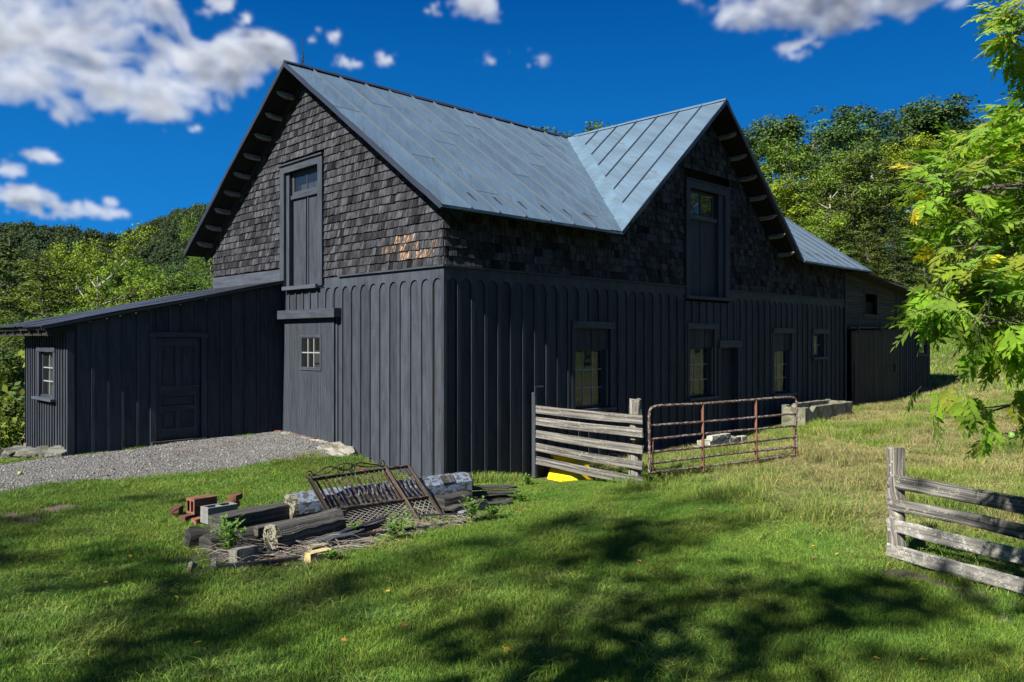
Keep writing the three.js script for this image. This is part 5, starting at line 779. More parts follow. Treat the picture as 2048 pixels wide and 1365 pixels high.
const SHADE = [ // kind, x, z, height, width factor, label, turn
  ['shade', -16.5, 7.6, 12.3, 1.1, 'tall thin-crowned tree left of the camera shading the middle of the lawn', 0.4],
  ['shade', -19.5, -0.4, 11.5, 0.62, 'tree far left of the camera shading the bare soil by the drive', 2.0],
  ['shade', -14.5, 14.0, 12.5, 0.95, 'tree behind the camera shading the lawn nearest the viewer', 1.1],
  ['shade', -21, 5.4, 19, 0.29, 'highest tree left of the camera shading the grass before the fence gate', 3.1],
  ['shade', -22, 10, 13, 0.9, 'broad tree behind the camera on the left', 5.0],
  ['shade', -18, 1.9, 10.4, 0.6, 'smallest tree left of the camera shading the lawn left of the heap', 0.9],
];

// ---------------------------------------------------------------- foliage
class Leaves {
  constructor() { this.P = []; this.C = []; this.I = []; }
  add(p, d, n, len, wid, c) { // a folded leaf: base p, along d, facing n
    const sx = n[1] * d[2] - n[2] * d[1], sy = n[2] * d[0] - n[0] * d[2], sz = n[0] * d[1] - n[1] * d[0], b = this.P.length / 3, h = wid * 0.5, m = len * 0.45, f = wid * 0.14;
    this.P.push(p[0], p[1], p[2], p[0] + d[0] * m + sx * h + n[0] * f, p[1] + d[1] * m + sy * h + n[1] * f, p[2] + d[2] * m + sz * h + n[2] * f, p[0] + d[0] * len, p[1] + d[1] * len, p[2] + d[2] * len, p[0] + d[0] * m - sx * h + n[0] * f, p[1] + d[1] * m - sy * h + n[1] * f, p[2] + d[2] * m - sz * h + n[2] * f);
    for (let i = 0; i < 4; i++) this.C.push(...c);
    this.I.push(b, b + 1, b + 2, b, b + 2, b + 3);
  }
  get count() { return this.P.length / 12; }
  build() { return geo(this.P, null, null, this.I, this.C); }
}
const norm = (v) => { const l = Math.hypot(...v) || 1; return v.map((q) => q / l); };
const rdir = (r) => { const z = r() * 2 - 1, a = r() * 6.283, s = Math.sqrt(1 - z * z); return [Math.cos(a) * s, z, Math.sin(a) * s]; };
const perp = (d, r) => { let a = rdir(r); const k = a[0] * d[0] + a[1] * d[1] + a[2] * d[2]; return norm(a.map((v, i) => v - k * d[i])); };
function clump(L, c, R, n, size, col, r, flat = 0.5, up = 0.7) {
  const kc = 0.7 + 0.6 * r();
  for (let i = 0; i < n; i++) {
    const o = rdir(r), q = Math.pow(r(), 0.45) * R, p = [c[0] + o[0] * q, c[1] + o[1] * q * flat, c[2] + o[2] * q], nn = norm([o[0] * 0.5 + (r() - 0.5), up + (r() - 0.5) * 1.0, o[2] * 0.5 + (r() - 0.5)]);
    let d = rdir(r); const k = d[0] * nn[0] + d[1] * nn[1] + d[2] * nn[2]; d = norm(d.map((v, j) => v - k * nn[j] - (j === 1 ? 0.25 : 0)));
    const s = size * (0.65 + 0.7 * r()), t = kc * (0.75 + 0.5 * r()), y = r() < 0.06 ? 1.4 : 1;
    L.add(p, d, nn, s, s * 0.62, [col[0] * t * y, col[1] * t, col[2] * t]);
  }
}
// broadleaf tree ten metres tall: trunk, forked limbs and leaf clumps on every twig
function broadleaf(seed, { col, leaf = 0.15, spread = 3.4, bare = 0.18, dense = 1, lobes = 11, clumpR = 0.55, top = 10, twigs = 7 }) {
  const r = rng(seed), wood = [], Lf = new Leaves(), H = top;
  const trunk = curve([[0, -0.8, 0], [0.1 * (r() - 0.5), H * 0.2, 0.1], [0.5 * (r() - 0.5), H * 0.45, 0.4 * (r() - 0.5)], [0.7 * (r() - 0.5), H * 0.8, 0.6 * (r() - 0.5)]], 8);
  wood.push(bar(trunk, ngon(0.2, 8), { taper: 0.2, wob: 0.03, seed }));
  const tips = [];
  for (let i = 0; i < lobes; i++) {
    const h = lerp(bare, 0.8, (i + r() * 0.6) / lobes) * H, b = trunk[Math.min(8, Math.max(0, Math.round((h + 0.8) / (H * 0.8 + 0.8) * 8)))], a = i * 2.399 + r() * 0.8, yy = h / H, reach = spread * (0.55 + 0.45 * r()) * Math.sqrt(Math.max(0.12, 1 - Math.pow(Math.abs(yy - 0.42) / 0.62, 2)));
    const e = [b[0] + Math.cos(a) * reach, h + reach * (0.35 + 0.45 * r()), b[2] + Math.sin(a) * reach], m = [lerp(b[0], e[0], 0.5), lerp(h, e[1], 0.35), lerp(b[2], e[2], 0.5)];
    wood.push(bar(curve([[b[0], h - 0.2, b[2]], m, e], 5), ngon(0.062, 5), { taper: 0.2, wob: 0.02, seed: seed + i }));
    const nl = twigs + Math.floor(r() * 4);
    for (let j = 0; j < nl; j++) { const t = j < 2 ? 0.4 + 0.3 * r() : 0.72 + 0.28 * r(), p = mix3([b[0], h - 0.2, b[2]], m, e, t), o = rdir(r), l = 0.35 + 0.85 * r(), q = [p[0] + o[0] * l, p[1] + (o[1] * 0.7 + 0.25) * l, p[2] + o[2] * l]; wood.push(bar([p, [lerp(p[0], q[0], 0.5), lerp(p[1], q[1], 0.6), lerp(p[2], q[2], 0.5)], q], ngon(0.02, 3), { taper: 0.3, seed: j })); tips.push(q, mix(p, q, 0.55)); }
    tips.push(e);
  }
  const t0 = trunk[8]; for (let j = 0; j < 20; j++) { const o = rdir(r); tips.push([t0[0] + o[0] * 1.5, t0[1] + 0.2 + Math.abs(o[1]) * H * 0.15, t0[2] + o[2] * 1.5]); }
  for (const p of tips) { const n = Math.round((34 + 40 * r()) * dense); clump(Lf, p, clumpR * (0.7 + 0.6 * r()), n, leaf, col, r); }
  return { wood: M(wood), crown: Lf.build(), n: Lf.count };
}
const mix = (a, b, t) => a.map((v, i) => lerp(v, b[i], t)), mix3 = (a, b, c, t) => mix(mix(a, b, t), mix(b, c, t), t);
// cedar: straight stem, tiers of long sprays, dead twigs showing low down
function cedar(seed, col, wide = 1, leaf = 0.15) {
  const r = rng(seed), wood = [], Lf = new Leaves(), H = 10;
  wood.push(bar(curve([[0, -0.8, 0], [0.1, 4, 0.05], [0.05, 8, -0.05], [0, H, 0]], 9), ngon(0.17, 7), { taper: 0.08, wob: 0.02, seed }));
  for (let i = 0; i < 64; i++) {
    const t = Math.pow(i / 64, 0.9), h = lerp(0.9, 9.7, t), a = i * 2.4 + r(), R = wide * (0.35 + 2.1 * Math.pow(1 - t, 0.75)) * (0.65 + 0.6 * r()), dip = R * (0.12 + 0.2 * r() - 0.35 * t), e = [Math.cos(a) * R, h - dip, Math.sin(a) * R];
    wood.push(bar([[0, h, 0], [e[0] * 0.5, h + 0.06 * R, e[2] * 0.5], e], ngon(0.026, 4), { taper: 0.25, seed: i }));
    if (h < 3.2 && r() < 0.35) { for (let k = 0; k < 3; k++) { const p = mix([0, h, 0], e, 0.4 + 0.5 * r()), o = rdir(r); wood.push(bar([p, [p[0] + o[0] * 0.5, p[1] + o[1] * 0.35, p[2] + o[2] * 0.5]], ngon(0.012, 3), { taper: 0.3 })); } continue; }
    const n = Math.max(2, Math.round(R * 3.4)); for (let j = 0; j < n; j++) { const u = 0.28 + 0.76 * (j + r()) / n, p = [e[0] * u + (r() - 0.5) * 0.5, lerp(h, e[1], u) + (r() - 0.5) * 0.25, e[2] * u + (r() - 0.5) * 0.5]; clump(Lf, p, 0.42, 30, leaf, col, r, 0.42, 0.8); }
  }
  clump(Lf, [0, 9.7, 0], 0.3, 30, leaf, col, r, 1.6, 0.3);
  return { wood: M(wood), crown: Lf.build(), n: Lf.count };
}
function bush(seed, col, leaf = 0.11, n = 42) {
  const r = rng(seed), wood = [], Lf = new Leaves();
  for (let i = 0; i < n; i++) { const a = r() * 6.28, R = 1.25 * Math.sqrt(r()), h = (0.35 + 0.75 * r()) * (1.5 - 0.45 * R), e = [Math.cos(a) * R, h, Math.sin(a) * R]; wood.push(bar([[e[0] * 0.2, -0.2, e[2] * 0.2], [e[0] * 0.7, h * 0.6, e[2] * 0.7], e], ngon(0.018, 3), { taper: 0.3 })); clump(Lf, e, 0.36, 34, leaf, col, r, 0.8, 0.6); clump(Lf, [e[0] * 0.85, h * 0.55, e[2] * 0.85], 0.34, 20, leaf, col, r, 0.8, 0.6); }
  return { wood: M(wood), crown: Lf.build(), n: Lf.count };
}
const KIND = {
  oak: broadleaf(501, { col: [0.046, 0.092, 0.018], leaf: 0.17, spread: 3.6, dense: 1.15 }),
  oak2: broadleaf(523, { col: [0.055, 0.105, 0.018], leaf: 0.16, spread: 3.2, lobes: 12, dense: 1.1 }),
  bright: broadleaf(541, { col: [0.140, 0.215, 0.012], leaf: 0.15, spread: 3.3, dense: 0.85, clumpR: 0.6, lobes: 16 }),
  bright2: broadleaf(557, { col: [0.115, 0.190, 0.013], leaf: 0.15, spread: 3.7, dense: 0.75, lobes: 18, clumpR: 0.62, twigs: 8 }),
  mid: broadleaf(661, { col: [0.085, 0.150, 0.014], leaf: 0.15, spread: 3.4, dense: 0.9, lobes: 14 }),
  shade: broadleaf(631, { col: [0.06, 0.10, 0.02], leaf: 0.2, spread: 4.2, dense: 0.30, clumpR: 0.5, lobes: 12, bare: 0.3, twigs: 3 }),
  cedar: cedar(571, [0.052, 0.088, 0.011], 1.0),
  cedar2: cedar(587, [0.064, 0.104, 0.012], 1.3),
  bush: bush(601, [0.095, 0.150, 0.020]),
  bush2: bush(613, [0.055, 0.090, 0.020]),
};
const treeProto = {};
let lvN = 0; const LV = () => [MT.leaf, MT.leafWarm, MT.leafDeep, MT.leaf, MT.leafPale, MT.leafWarm, MT.leafDeep, MT.leafWarm][(lvN++ * 5 + 3) % 8];
function tree(kind, name, px, dep, topPy, label, group, o = {}) {
  const d = dirAt(px), x = EYE.x + d.x * dep, z = EYE.z + d.z * dep, gy = ground(x, z), H = (o.H ?? (683 - topPy) * dep / 1593 + EYE.y - gy) * (o.k ?? 1), base = kind.startsWith('bush') ? 1.7 : 10;
  return plant(kind, name, x, gy, z, H / base, label, group, o);
}
function plant(kind, name, x, y, z, s, label, group, o = {}) {
  const k = KIND[kind]; let t = treeProto[kind];
  if (t) { t = t.clone(); t.children[1].material = MT.leaf; t.name = numbered(name); scene.add(t); t.userData = {}; }
  else { t = treeProto[kind] = thing(name); part(kind.startsWith('bush') ? 'stem' : 'trunk', k.wood, kind === 'oak' || kind === 'bright2' ? MT.barkPale : MT.bark, t); const c = part('crown', k.crown, MT.leaf, t); c.userData.kind = 'stuff'; }
  if (o.leaf) t.children.find((c) => c.name === 'crown').material = o.leaf;
  const w = o.w ?? 1; t.position.set(x, y, z); t.rotation.y = o.turn ?? (Math.abs(Math.sin(x * 12.9 + z * 78.2)) * 6.28); t.scale.set(s * w, s, s * w);
  return tag(t, label, kind.startsWith('bush') ? 'bush' : 'tree', group);
}
{
  const gl = 'trees behind the left shed', gr = 'wood on the slope behind the barn\'s right end';
  const Lft = [['cedar2', -70, 33, 430, 'dark cedar cut off by the left edge of the picture'], ['cedar', 18, 36, 452, 'tall dark cedar at the far left above the shed roof\'s tip'], ['cedar2', 82, 31, 480, 'broad dark cedar second from the left edge'], ['oak2', 128, 46, 478, 'dark oak behind the two left cedars'], ['bright2', 187, 37, 446, 'tallest yellow-green tree, its thin top against the sky left of the barn'], ['bright', 252, 42, 492, 'light green tree right of the tallest one'], ['cedar', 262, 30, 548, 'small feathery cedar just above the shed roof'], ['oak', 318, 47, 512, 'grey-green oak midway between the tallest tree and the barn'], ['oak2', 372, 52, 500, 'dark leafy oak left of the barn\'s eave'], ['mid', 405, 36, 528, 'leafy light green tree tucked under the barn\'s left eave'], ['mid', 345, 33, 566, 'low light green tree over the upper part of the shed roof'], ['bright2', 418, 80, 402, 'yellowing tree rising over the hill beside the barn eave'], ['oak', 470, 46, 480, 'oak mostly hidden behind the gable'], ['mid', 140, 29, 590, 'light green tree low behind the shed roof\'s left half'], ['oak2', 215, 30, 566, 'bushy green tree behind the middle of the shed roof'], ['mid', -25, 27, 590, 'light green tree at the left edge below the cedars'], ['cedar', 40, 26, 610, 'small cedar just left of the shed\'s roof tip'], ['oak2', -90, 24, 640, 'dark tree beyond the left edge, below the cedars']];
  for (const [k, px, d, t, l] of Lft) tree(k, { oak: 'oak_tree', oak2: 'oak_tree', bright: 'walnut_tree', bright2: 'walnut_tree', mid: 'walnut_tree', cedar: 'cedar_tree', cedar2: 'cedar_tree' }[k], px, d, t, l, gl, { leaf: LV(l), k: 0.94, turn: px === 187 ? 2.4 : undefined, w: d === 80 ? 0.5 : px === 187 ? 0.85 : px === 252 ? 0.9 : k.startsWith('cedar') ? 1.2 : 1.2 });
  const Lb = [['bush', 8, 21, 800, 'light green bush left of the shed\'s window corner'], ['bush2', 34, 22.5, 735, 'dark bush close to the shed\'s far corner'], ['bush', -30, 20, 760, 'bush at the left edge of the picture'], ['bush2', -10, 25, 690, 'dark bush behind the light one at the left edge'], ['bush', 60, 25, 680, 'tall bush right behind the shed\'s end wall'], ['bush2', 45, 20.5, 850, 'low bush above the dark boulder']];
  for (const [k, px, d, t, l] of Lb) tree(k, 'bush', px, d, t, l, 'bushes left of the shed', { leaf: LV(l), w: 1.1 });
  const Rt = [
    ['oak', 1105, 62, 250, 'oak top peeping over the roof valley, left one'], ['oak2', 1180, 66, 246, 'oak top peeping over the cross ridge, right one'], ['oak', 1250, 70, 275, 'oak hidden behind the cross gable'],
    ['oak', 1470, 66, 262, 'grey-green oak right beside the cross gable rake'], ['oak', 1545, 70, 240, 'second grey-green oak from the cross gable'], ['oak2', 1620, 70, 214, 'oak with a pointed top on the skyline'], ['oak2', 1690, 76, 248, 'oak in the dip of the skyline'], ['oak', 1745, 72, 212, 'tall oak with a round top on the skyline'], ['oak2', 1800, 78, 202, 'highest dark oak on the skyline'], ['oak', 1868, 76, 204, 'oak at the right end of the highest skyline'], ['oak2', 1930, 80, 212, 'oak on the skyline behind the hanging leaves, left one'], ['oak', 1990, 78, 228, 'oak on the skyline behind the hanging leaves, right one'], ['oak2', 2060, 76, 240, 'oak on the skyline at the right edge'], ['oak', 2140, 70, 220, 'oak beyond the right edge'],
    ['bright', 1520, 56, 330, 'light green tree close to the cross gable\'s rake'], ['bright2', 1590, 58, 285, 'loose yellow-green tree with pale branches'], ['oak', 1690, 60, 300, 'dark oak in the middle of the wood'], ['bright2', 1655, 55, 330, 'yellow-green tree in front of the dark oak'], ['cedar', 1712, 53, 300, 'tall thin cedar with dead pale twigs'], ['cedar2', 1770, 56, 318, 'broad cedar left of the hanging leaves'], ['bright', 1845, 62, 268, 'bright green tree below the highest skyline'], ['mid', 1900, 64, 262, 'bright green tree next to the hanging leaves'], ['oak', 1960, 60, 300, 'dark oak behind the hanging leaves'], ['bright', 2040, 60, 290, 'light tree at the right edge behind the leaves'],
    ['bright', 1622, 47, 425, 'small bright yellow-green tree above the lean-to roof'], ['cedar2', 1680, 46, 450, 'cedar just above the lean-to roof\'s lower end'], ['cedar', 1735, 47, 440, 'cedar over the end of the lean-to'], ['cedar2', 1790, 48, 452, 'cedar right of the lean-to roof\'s end'], ['oak2', 1850, 50, 440, 'dark tree behind the lower hanging leaves'], ['cedar2', 1905, 52, 455, 'cedar behind the middle of the hanging leaves'], ['oak', 1965, 52, 430, 'oak on the bank behind the hanging leaves'], ['cedar', 2030, 54, 440, 'cedar at the right edge on the bank'], ['bright2', 1560, 44, 455, 'light green tree behind the lean-to roof\'s upper edge'], ['bright', 2110, 56, 420, 'light tree beyond the right edge on the bank']];
  for (const [k, px, d, t, l] of Rt) tree(k, { oak: 'oak_tree', oak2: 'oak_tree', bright: 'walnut_tree', bright2: 'walnut_tree', mid: 'walnut_tree', cedar: 'cedar_tree', cedar2: 'cedar_tree' }[k], px, d, t, l, gr, { leaf: LV(l), w: k.startsWith('cedar') ? 1.3 : 1.15 });
  const Rb = [['bush2', 1640, 42, 560, 'bush behind the lean-to roof'], ['bush', 1760, 43, 560, 'bush beyond the end of the lean-to'], ['bush2', 1830, 45, 560, 'dark bush on the bank behind the lean-to corner'], ['bush2', 1890, 46, 570, 'dark bush at the foot of the wood'], ['bush', 1950, 47, 580, 'light bush on the bank'], ['bush2', 2010, 48, 575, 'dark bush on the bank near the right edge'], ['bush', 2070, 48, 570, 'bush on the bank at the right edge']];
  for (const [k, px, d, t, l] of Rb) tree(k, 'bush', px, d, t, l, 'bushes at the foot of the wood', { leaf: LV(l), w: 1.3 });
  // the wood goes on to the right of the picture, where the windows mirror it
  [['bright2', 26, 26, 12, 'light green tree mirrored in the window nearest the barn corner'], ['oak', 33, 21, 13, 'dark oak right of the picture, nearest the end lean-to'], ['bright', 38, 30, 12, 'light green tree behind the nearest dark oak, right of the picture'], ['oak2', 20, 34, 13, 'oak mirrored in the window left of the doorway'], ['oak', 30, 37, 14, 'tall oak between two light green trees, right of the picture'], ['bright2', 44, 22, 12, 'light green tree on the slope right of the picture'], ['oak2', 40, 40, 14, 'oak farthest out to the right of the picture'], ['bright', 14, 36, 11, 'smallest light green tree right of the picture'], ['oak', 50, 32, 14, 'oak highest on the slope right of the picture'], ['oak2', 25, 44, 14, 'dark oak at the back of the wood right of the picture'], ['bright2', 9, 42, 13, 'light green tree nearest behind the camera on the right'], ['oak', 52, 14, 13, 'oak above the meadow just beyond the right edge']].forEach(([k, x, z, H, l]) => plant(k, k[0] === 'o' ? 'oak_tree' : 'walnut_tree', x, ground(x, z), z, H / 10, l, 'wood right of the picture', { w: 1.2 }));
  // trees that stand left of and behind the camera; their shade dapples the lawn
  const sh = 'shade trees on the camera\'s side of the lawn';
  for (const [k, x, z, H, w, l, tn] of SHADE) plant(k, 'shade_tree', x, ground(x, z), z, H / 10, l, sh, { w, turn: tn });
}
{ // the wood on the far hills: one mass
  const r = rng(808), Lf = new Leaves(); for (let i = 0; i < 26; i++) { const o = rdir(r); clump(Lf, [o[0] * 3, 4 + Math.abs(o[1]) * 3.6 + (o[1] < 0 ? -3 : 0), o[2] * 3], 1.7, 26, 0.95, [1, 1, 1], r, 0.7, 0.7); }
  const g = Lf.build(), list = [];
  for (let i = 0; i < 60000 && list.length < 9000; i++) { const px = -420 + r() * 3000, d = 105 + Math.pow(r(), 0.8) * 620; if (px > 760 && px < 2500 && r() < 0.72) continue; const v = dirAt(px), x = EYE.x + v.x * d, z = EYE.z + v.z * d; list.push([x, z]); }
  for (let i = 0; i < 4200; i++) { const a = 2.2 + r() * 3.3, d = 120 + r() * 420; list.push([EYE.x + Math.cos(a) * d, EYE.z + Math.sin(a) * d]); }
  const im = new THREE.InstancedMesh(g, MT.leaf, list.length), m4 = new THREE.Matrix4(), q = new THREE.Quaternion(), c = new THREE.Color();
  list.forEach(([x, z], i) => { const s = 0.8 + 0.5 * r(); q.setFromAxisAngle(new THREE.Vector3(0, 1, 0), r() * 6.28); m4.compose(new THREE.Vector3(x, ground(x, z) - 1.5, z), q, new THREE.Vector3(s, s * (0.8 + 0.5 * r()), s)); im.setMatrixAt(i, m4); const k = 0.6 + 0.7 * r(), y = r(); im.setColorAt(i, c.setRGB((0.024 + 0.020 * y) * k, (0.050 + 0.020 * y) * k, 0.018 * k)); });
  im.name = 'distant_forest'; scene.add(im); tag(im, 'dense green forest covering the far hills on the left', 'forest', null, 'stuff');
}

// ---------------------------------------------------------------- walnut branches hanging in at the right
const at = (px, py, dep) => { const a = (px - 1024) / 1593, b = (683 - py) / 1593; return [EYE.x + dep * (FW.x + a * RT.x), EYE.y + dep * b, EYE.z + dep * (FW.z + a * RT.z)]; };
{
  const r = rng(909), t = thing('walnut_tree', 'walnut tree reaching in from the right with close bright green feathered leaves', 'tree', [0, 0, 0]);
  const leafGeo = (sd, n, yellow) => { // a feathered leaf along +x, hanging a little
    const q = rng(sd), L2 = new Leaves(), len = 0.26 + 0.08 * q(), P = (u) => [u * len, -0.10 * u * u * len * 2.2, 0.02 * Math.sin(u * 5 + sd)], g0 = [0.150, 0.260, 0.012].map((v, i) => v * (0.85 + 0.4 * q()) * (yellow ? [2.5, 1.3, 0.8][i] : 1));
    for (let i = 0; i < n; i++) for (const s of [-1, 1]) { const u = 0.16 + 0.82 * (i + (s > 0 ? 0.3 : 0)) / n, p = P(u), l = (0.075 + 0.02 * q()) * (0.7 + 0.7 * Math.sin(Math.PI * (0.15 + 0.8 * u))), d = norm([0.55 + 0.35 * q(), -0.1 - 0.6 * q(), s * (0.7 + 0.3 * q())]), nn = norm([0.15 * (q() - 0.5), 1, s * -0.25 + 0.3 * (q() - 0.5)]), k = 0.8 + 0.4 * q(); const kk = d[0] * nn[0] + d[1] * nn[1] + d[2] * nn[2]; L2.add(p, d, norm(nn.map((v, j) => v - kk * d[j])), l * 1.08, l * 0.44, g0.map((v) => v * k)); }
    const e = P(1); L2.add(e, norm([0.9, -0.4, 0]), norm([0.4, 0.9, 0]), 0.085, 0.03, g0);
    const stem = bar([P(0), P(0.33), P(0.66), P(1)], ngon(0.0022, 3), { taper: 0.4 }); tint(stem, [0.14, 0.17, 0.04]); stem.deleteAttribute('uv');
    return M([L2.build(), stem]);
  };
  const LG = [0, 1, 2, 3, 4, 5, 6, 7].map((i) => leafGeo(30 + i * 7, 5 + (i % 2), i === 7));
  // limbs: pixel-measured bearings with their distances
  const limbs = [[[2700, 560, 7.0], [2380, 420, 6.6], [2160, 370, 6.1], [1980, 375, 5.8], [1870, 400, 5.6]], [[2700, 600, 7.0], [2350, 520, 6.4], [2100, 500, 6.0], [1970, 505, 5.7], [1900, 530, 5.5]], [[2700, 650, 7.0], [2350, 600, 6.3], [2120, 570, 5.8], [1960, 575, 5.5], [1880, 592, 5.3]], [[2700, 700, 7.0], [2300, 650, 5.9], [2080, 625, 5.5], [1980, 640, 5.2], [1930, 665, 5.1]], [[2700, 500, 7], [2350, 300, 6.6], [2150, 230, 6.3], [2060, 240, 6.1], [2010, 270, 6.0]], [[2700, 400, 7], [2350, 100, 6.5], [2150, 40, 6.2], [2060, 50, 6.0], [2020, 90, 5.9]], [[2700, 760, 7], [2300, 720, 6.0], [2120, 700, 5.7], [2030, 720, 5.5], [1985, 760, 5.4]], [[2700, 480, 7], [2320, 440, 7.2], [2120, 430, 6.9], [2000, 440, 6.6], [1905, 455, 6.4]]];
  const vis = (p) => { const v = new THREE.Vector3(...p).sub(EYE), d = v.dot(FW), x = 1024 + 1593 * v.dot(RT) / d, y = 683 - 1593 * v.y / d; return [x, y]; };
  const lim = (y) => (y < 130 ? 2005 : y < 200 ? 2030 : y < 330 ? 2040 - (y - 200) * 1.4 : y < 420 ? 1832 : y < 500 ? 1862 : y < 560 ? 1900 : y < 640 ? 1850 : y < 720 ? 1945 : y < 770 ? 2005 : 2400);
  const seen = (p) => { const [x, y] = vis(p); return x > lim(y); };
  const wood = [], spots = [];
  limbs.forEach((lb, li) => {
    const c = curve(lb.map((p) => at(...p)), 26); wood.push(bar(c, ngon(0.035, 6), { taper: 0.14, wob: 0.004, seed: li + 1 }));
    for (let i = 3; i <= 26; i++) { const n = i === 26 ? 6 : li === 6 ? 0 : i > 17 ? 5 : 3; for (let j = 0; j < n; j++) { const p = c[i], o = rdir(r), l = 0.22 + 0.42 * r(), e = [p[0] + o[0] * l - RT.x * 0.08, p[1] + o[1] * l * 0.8 - 0.04, p[2] + o[2] * l - RT.z * 0.08]; if (seen(e)) wood.push(bar([p, [lerp(p[0], e[0], 0.5), lerp(p[1], e[1], 0.5) + 0.03, lerp(p[2], e[2], 0.5)], e], ngon(0.006, 4), { taper: 0.4 })); const m = 3 + Math.floor(r() * 3); for (let k = 0; k < m; k++) spots.push([mix(p, e, 0.45 + 0.55 * (k + 1) / m), norm([e[0] - p[0] + (r() - 0.5) * 0.5, e[1] - p[1] + (r() - 0.5) * 0.2, e[2] - p[2] + (r() - 0.5) * 0.5])]); } }
  });
  // the bare dead branch low down
  const dead = [[[2350, 740, 6.2], [2160, 775, 5.8], [2060, 800, 5.6], [1990, 822, 5.5], [1948, 836, 5.4]], [[2160, 775, 5.8], [2080, 845, 5.6], [2025, 865, 5.55], [1990, 872, 5.5]], [[2060, 800, 5.6], [2010, 812, 5.4], [1975, 816, 5.3], [1946, 817, 5.3]], [[2120, 790, 5.7], [2080, 760, 5.6], [2050, 735, 5.5]]];
  dead.forEach((lb, i) => wood.push(bar(curve(lb.map((p) => at(...p)), 14), ngon([0.016, 0.009, 0.009, 0.009][i], 5), { taper: 0.25, wob: 0.003, seed: 60 + i })));
  for (const [px, py, d] of [[1985, 868, 5.5], [2060, 770, 5.6], [2100, 800, 5.6], [2070, 835, 5.6]]) for (let k = 0; k < 2; k++) spots.push([at(px + (r() - 0.5) * 30, py + (r() - 0.5) * 20, d), norm([-RT.x + (r() - 0.5), -0.5 + (r() - 0.5) * 0.5, -RT.z + (r() - 0.5)])]);
  part('trunk', bar(curve([[1.2, -0.3, 10.9], [1.25, 1.4, 10.8], [1.0, 3.2, 10.6], [1.3, 6.5, 10.9], [1.1, 9, 10.8]], 12), ngon(0.2, 9), { wob: 0.03, taper: 0.5, seed: 3 }), MT.bark, t);
  part('branch', M(wood), MT.bark, t);
  const Y = new THREE.Vector3(0, 1, 0), mk = (p, d, o) => { const x = new THREE.Vector3(...d); x.y -= 0.3; x.normalize(); const roll = (r() - 0.5) * 1.6; let z = new THREE.Vector3().crossVectors(x, Y).normalize(); const y = new THREE.Vector3().crossVectors(z, x); o.matrix.makeBasis(x, y, z); o.quaternion.setFromRotationMatrix(o.matrix); o.rotateX(roll); o.position.set(...p); o.scale.setScalar(0.5 + 0.32 * r()); };
  // thin out where the photograph shows gaps at the outline
  const keep = spots.filter(([p]) => (seen(p) || vis(p)[1] > 770) && vis(p)[0] < 2800);
  keep.sort((a, b) => vis(a[0])[0] - vis(b[0])[0]);
  let n = 0; const rest = [];
  for (const [p, d] of keep) { const i = Math.floor(r() * 7), yl = r() < 0.012; const g = LG[yl ? 7 : i]; if (n < 300 && vis(p)[0] < 2090) { const m = part('leaf', g, MT.leafNear, t, yl ? 'yellowing feathered leaf' : undefined); mk(p, d, m); n++; } else { const m = new THREE.Object3D(); mk(p, d, m); m.updateMatrix(); rest.push(g.clone().applyMatrix4(m.matrix)); } }
  if (rest.length) part('foliage', M(rest), MT.leafNear, t).userData.kind = 'stuff';
  const f = part('walnut_fruit', tint(new THREE.SphereGeometry(0.026, 14, 10), [0.16, 0.27, 0.05]), MT.leafSolid, t, 'green round fruit hanging on the bare twig'); f.position.set(...at(2023, 872, 5.5));
  console.log('leaves', keep.length, n);
}
// ---------------------------------------------------------------- weeds and twigs in the heap, fallen leaves, fruit
function weed(name, x, z, h, n, label, sd, col = [0.09, 0.19, 0.02], leaf = 0.075) {
  const r = rng(sd), L2 = new Leaves(), st = [];
  for (let i = 0; i < n; i++) { const a = r() * 6.28, sp = h * (0.1 + 0.45 * r()), e = [Math.cos(a) * sp, h * (0.65 + 0.4 * r()), Math.sin(a) * sp], m = [e[0] * 0.35, e[1] * 0.55, e[2] * 0.35]; st.push(bar(curve([[0, -0.05, 0], m, e], 4), ngon(0.004, 3), { taper: 0.5 })); for (let j = 0; j < 9; j++) { const u = 0.3 + 0.7 * j / 8, p = u < 0.5 ? mix([0, 0, 0], m, u * 2) : mix(m, e, u * 2 - 1), d = norm([Math.cos(a + j * 2.4) , 0.25 + 0.3 * r(), Math.sin(a + j * 2.4)]), nn = norm([-d[0] * 0.4, 1, -d[2] * 0.4]), kk = d[0] * nn[0] + d[1] * nn[1] + d[2] * nn[2], k = 0.75 + 0.5 * r(); L2.add(p, d, norm(nn.map((v, q) => v - kk * d[q])), leaf * (0.7 + 0.6 * r()), leaf * 0.42, col.map((v) => v * k)); } }
  const t = thing(name, label, 'plant', G(x, z)); part('stem', M(st), MT.stem, t); part('leaves', L2.build(), MT.leaf, t).userData.kind = 'stuff';
}
weed('weed', -4.84, 2.26, 0.46, 30, 'bright green leafy weed at the left front of the heap', 1);
weed('weed', -3.38, 2.45, 0.2, 7, 'small green weed at the foot of the gate\'s left stile', 2);
weed('weed', -2.95, 2.75, 0.3, 6, 'thin upright green weed before the wire mesh', 3);
weed('weed', -3.2, 2.95, 0.26, 6, 'grassy weed by the front toothed rail', 4, [0.10, 0.2, 0.03], 0.09);
weed('weed', -1.95, 2.9, 0.36, 11, 'green weed at the right foot of the gate', 5, [0.09, 0.17, 0.02], 0.085);
weed('weed', -1.65, 2.95, 0.2, 8, 'low green weed right of the gate by the grass edge', 6);
weed('weed', -0.55, 2.4, 0.17, 5, 'small green weed under the plank ends', 7);
weed('weed', -4.15, 3.12, 0.14, 7, 'small green weed in front of the cream brick', 8);
weed('weed', 0.75, 1.25, 0.2, 9, 'green weeds between the barn corner post and the yellow tub', 9);
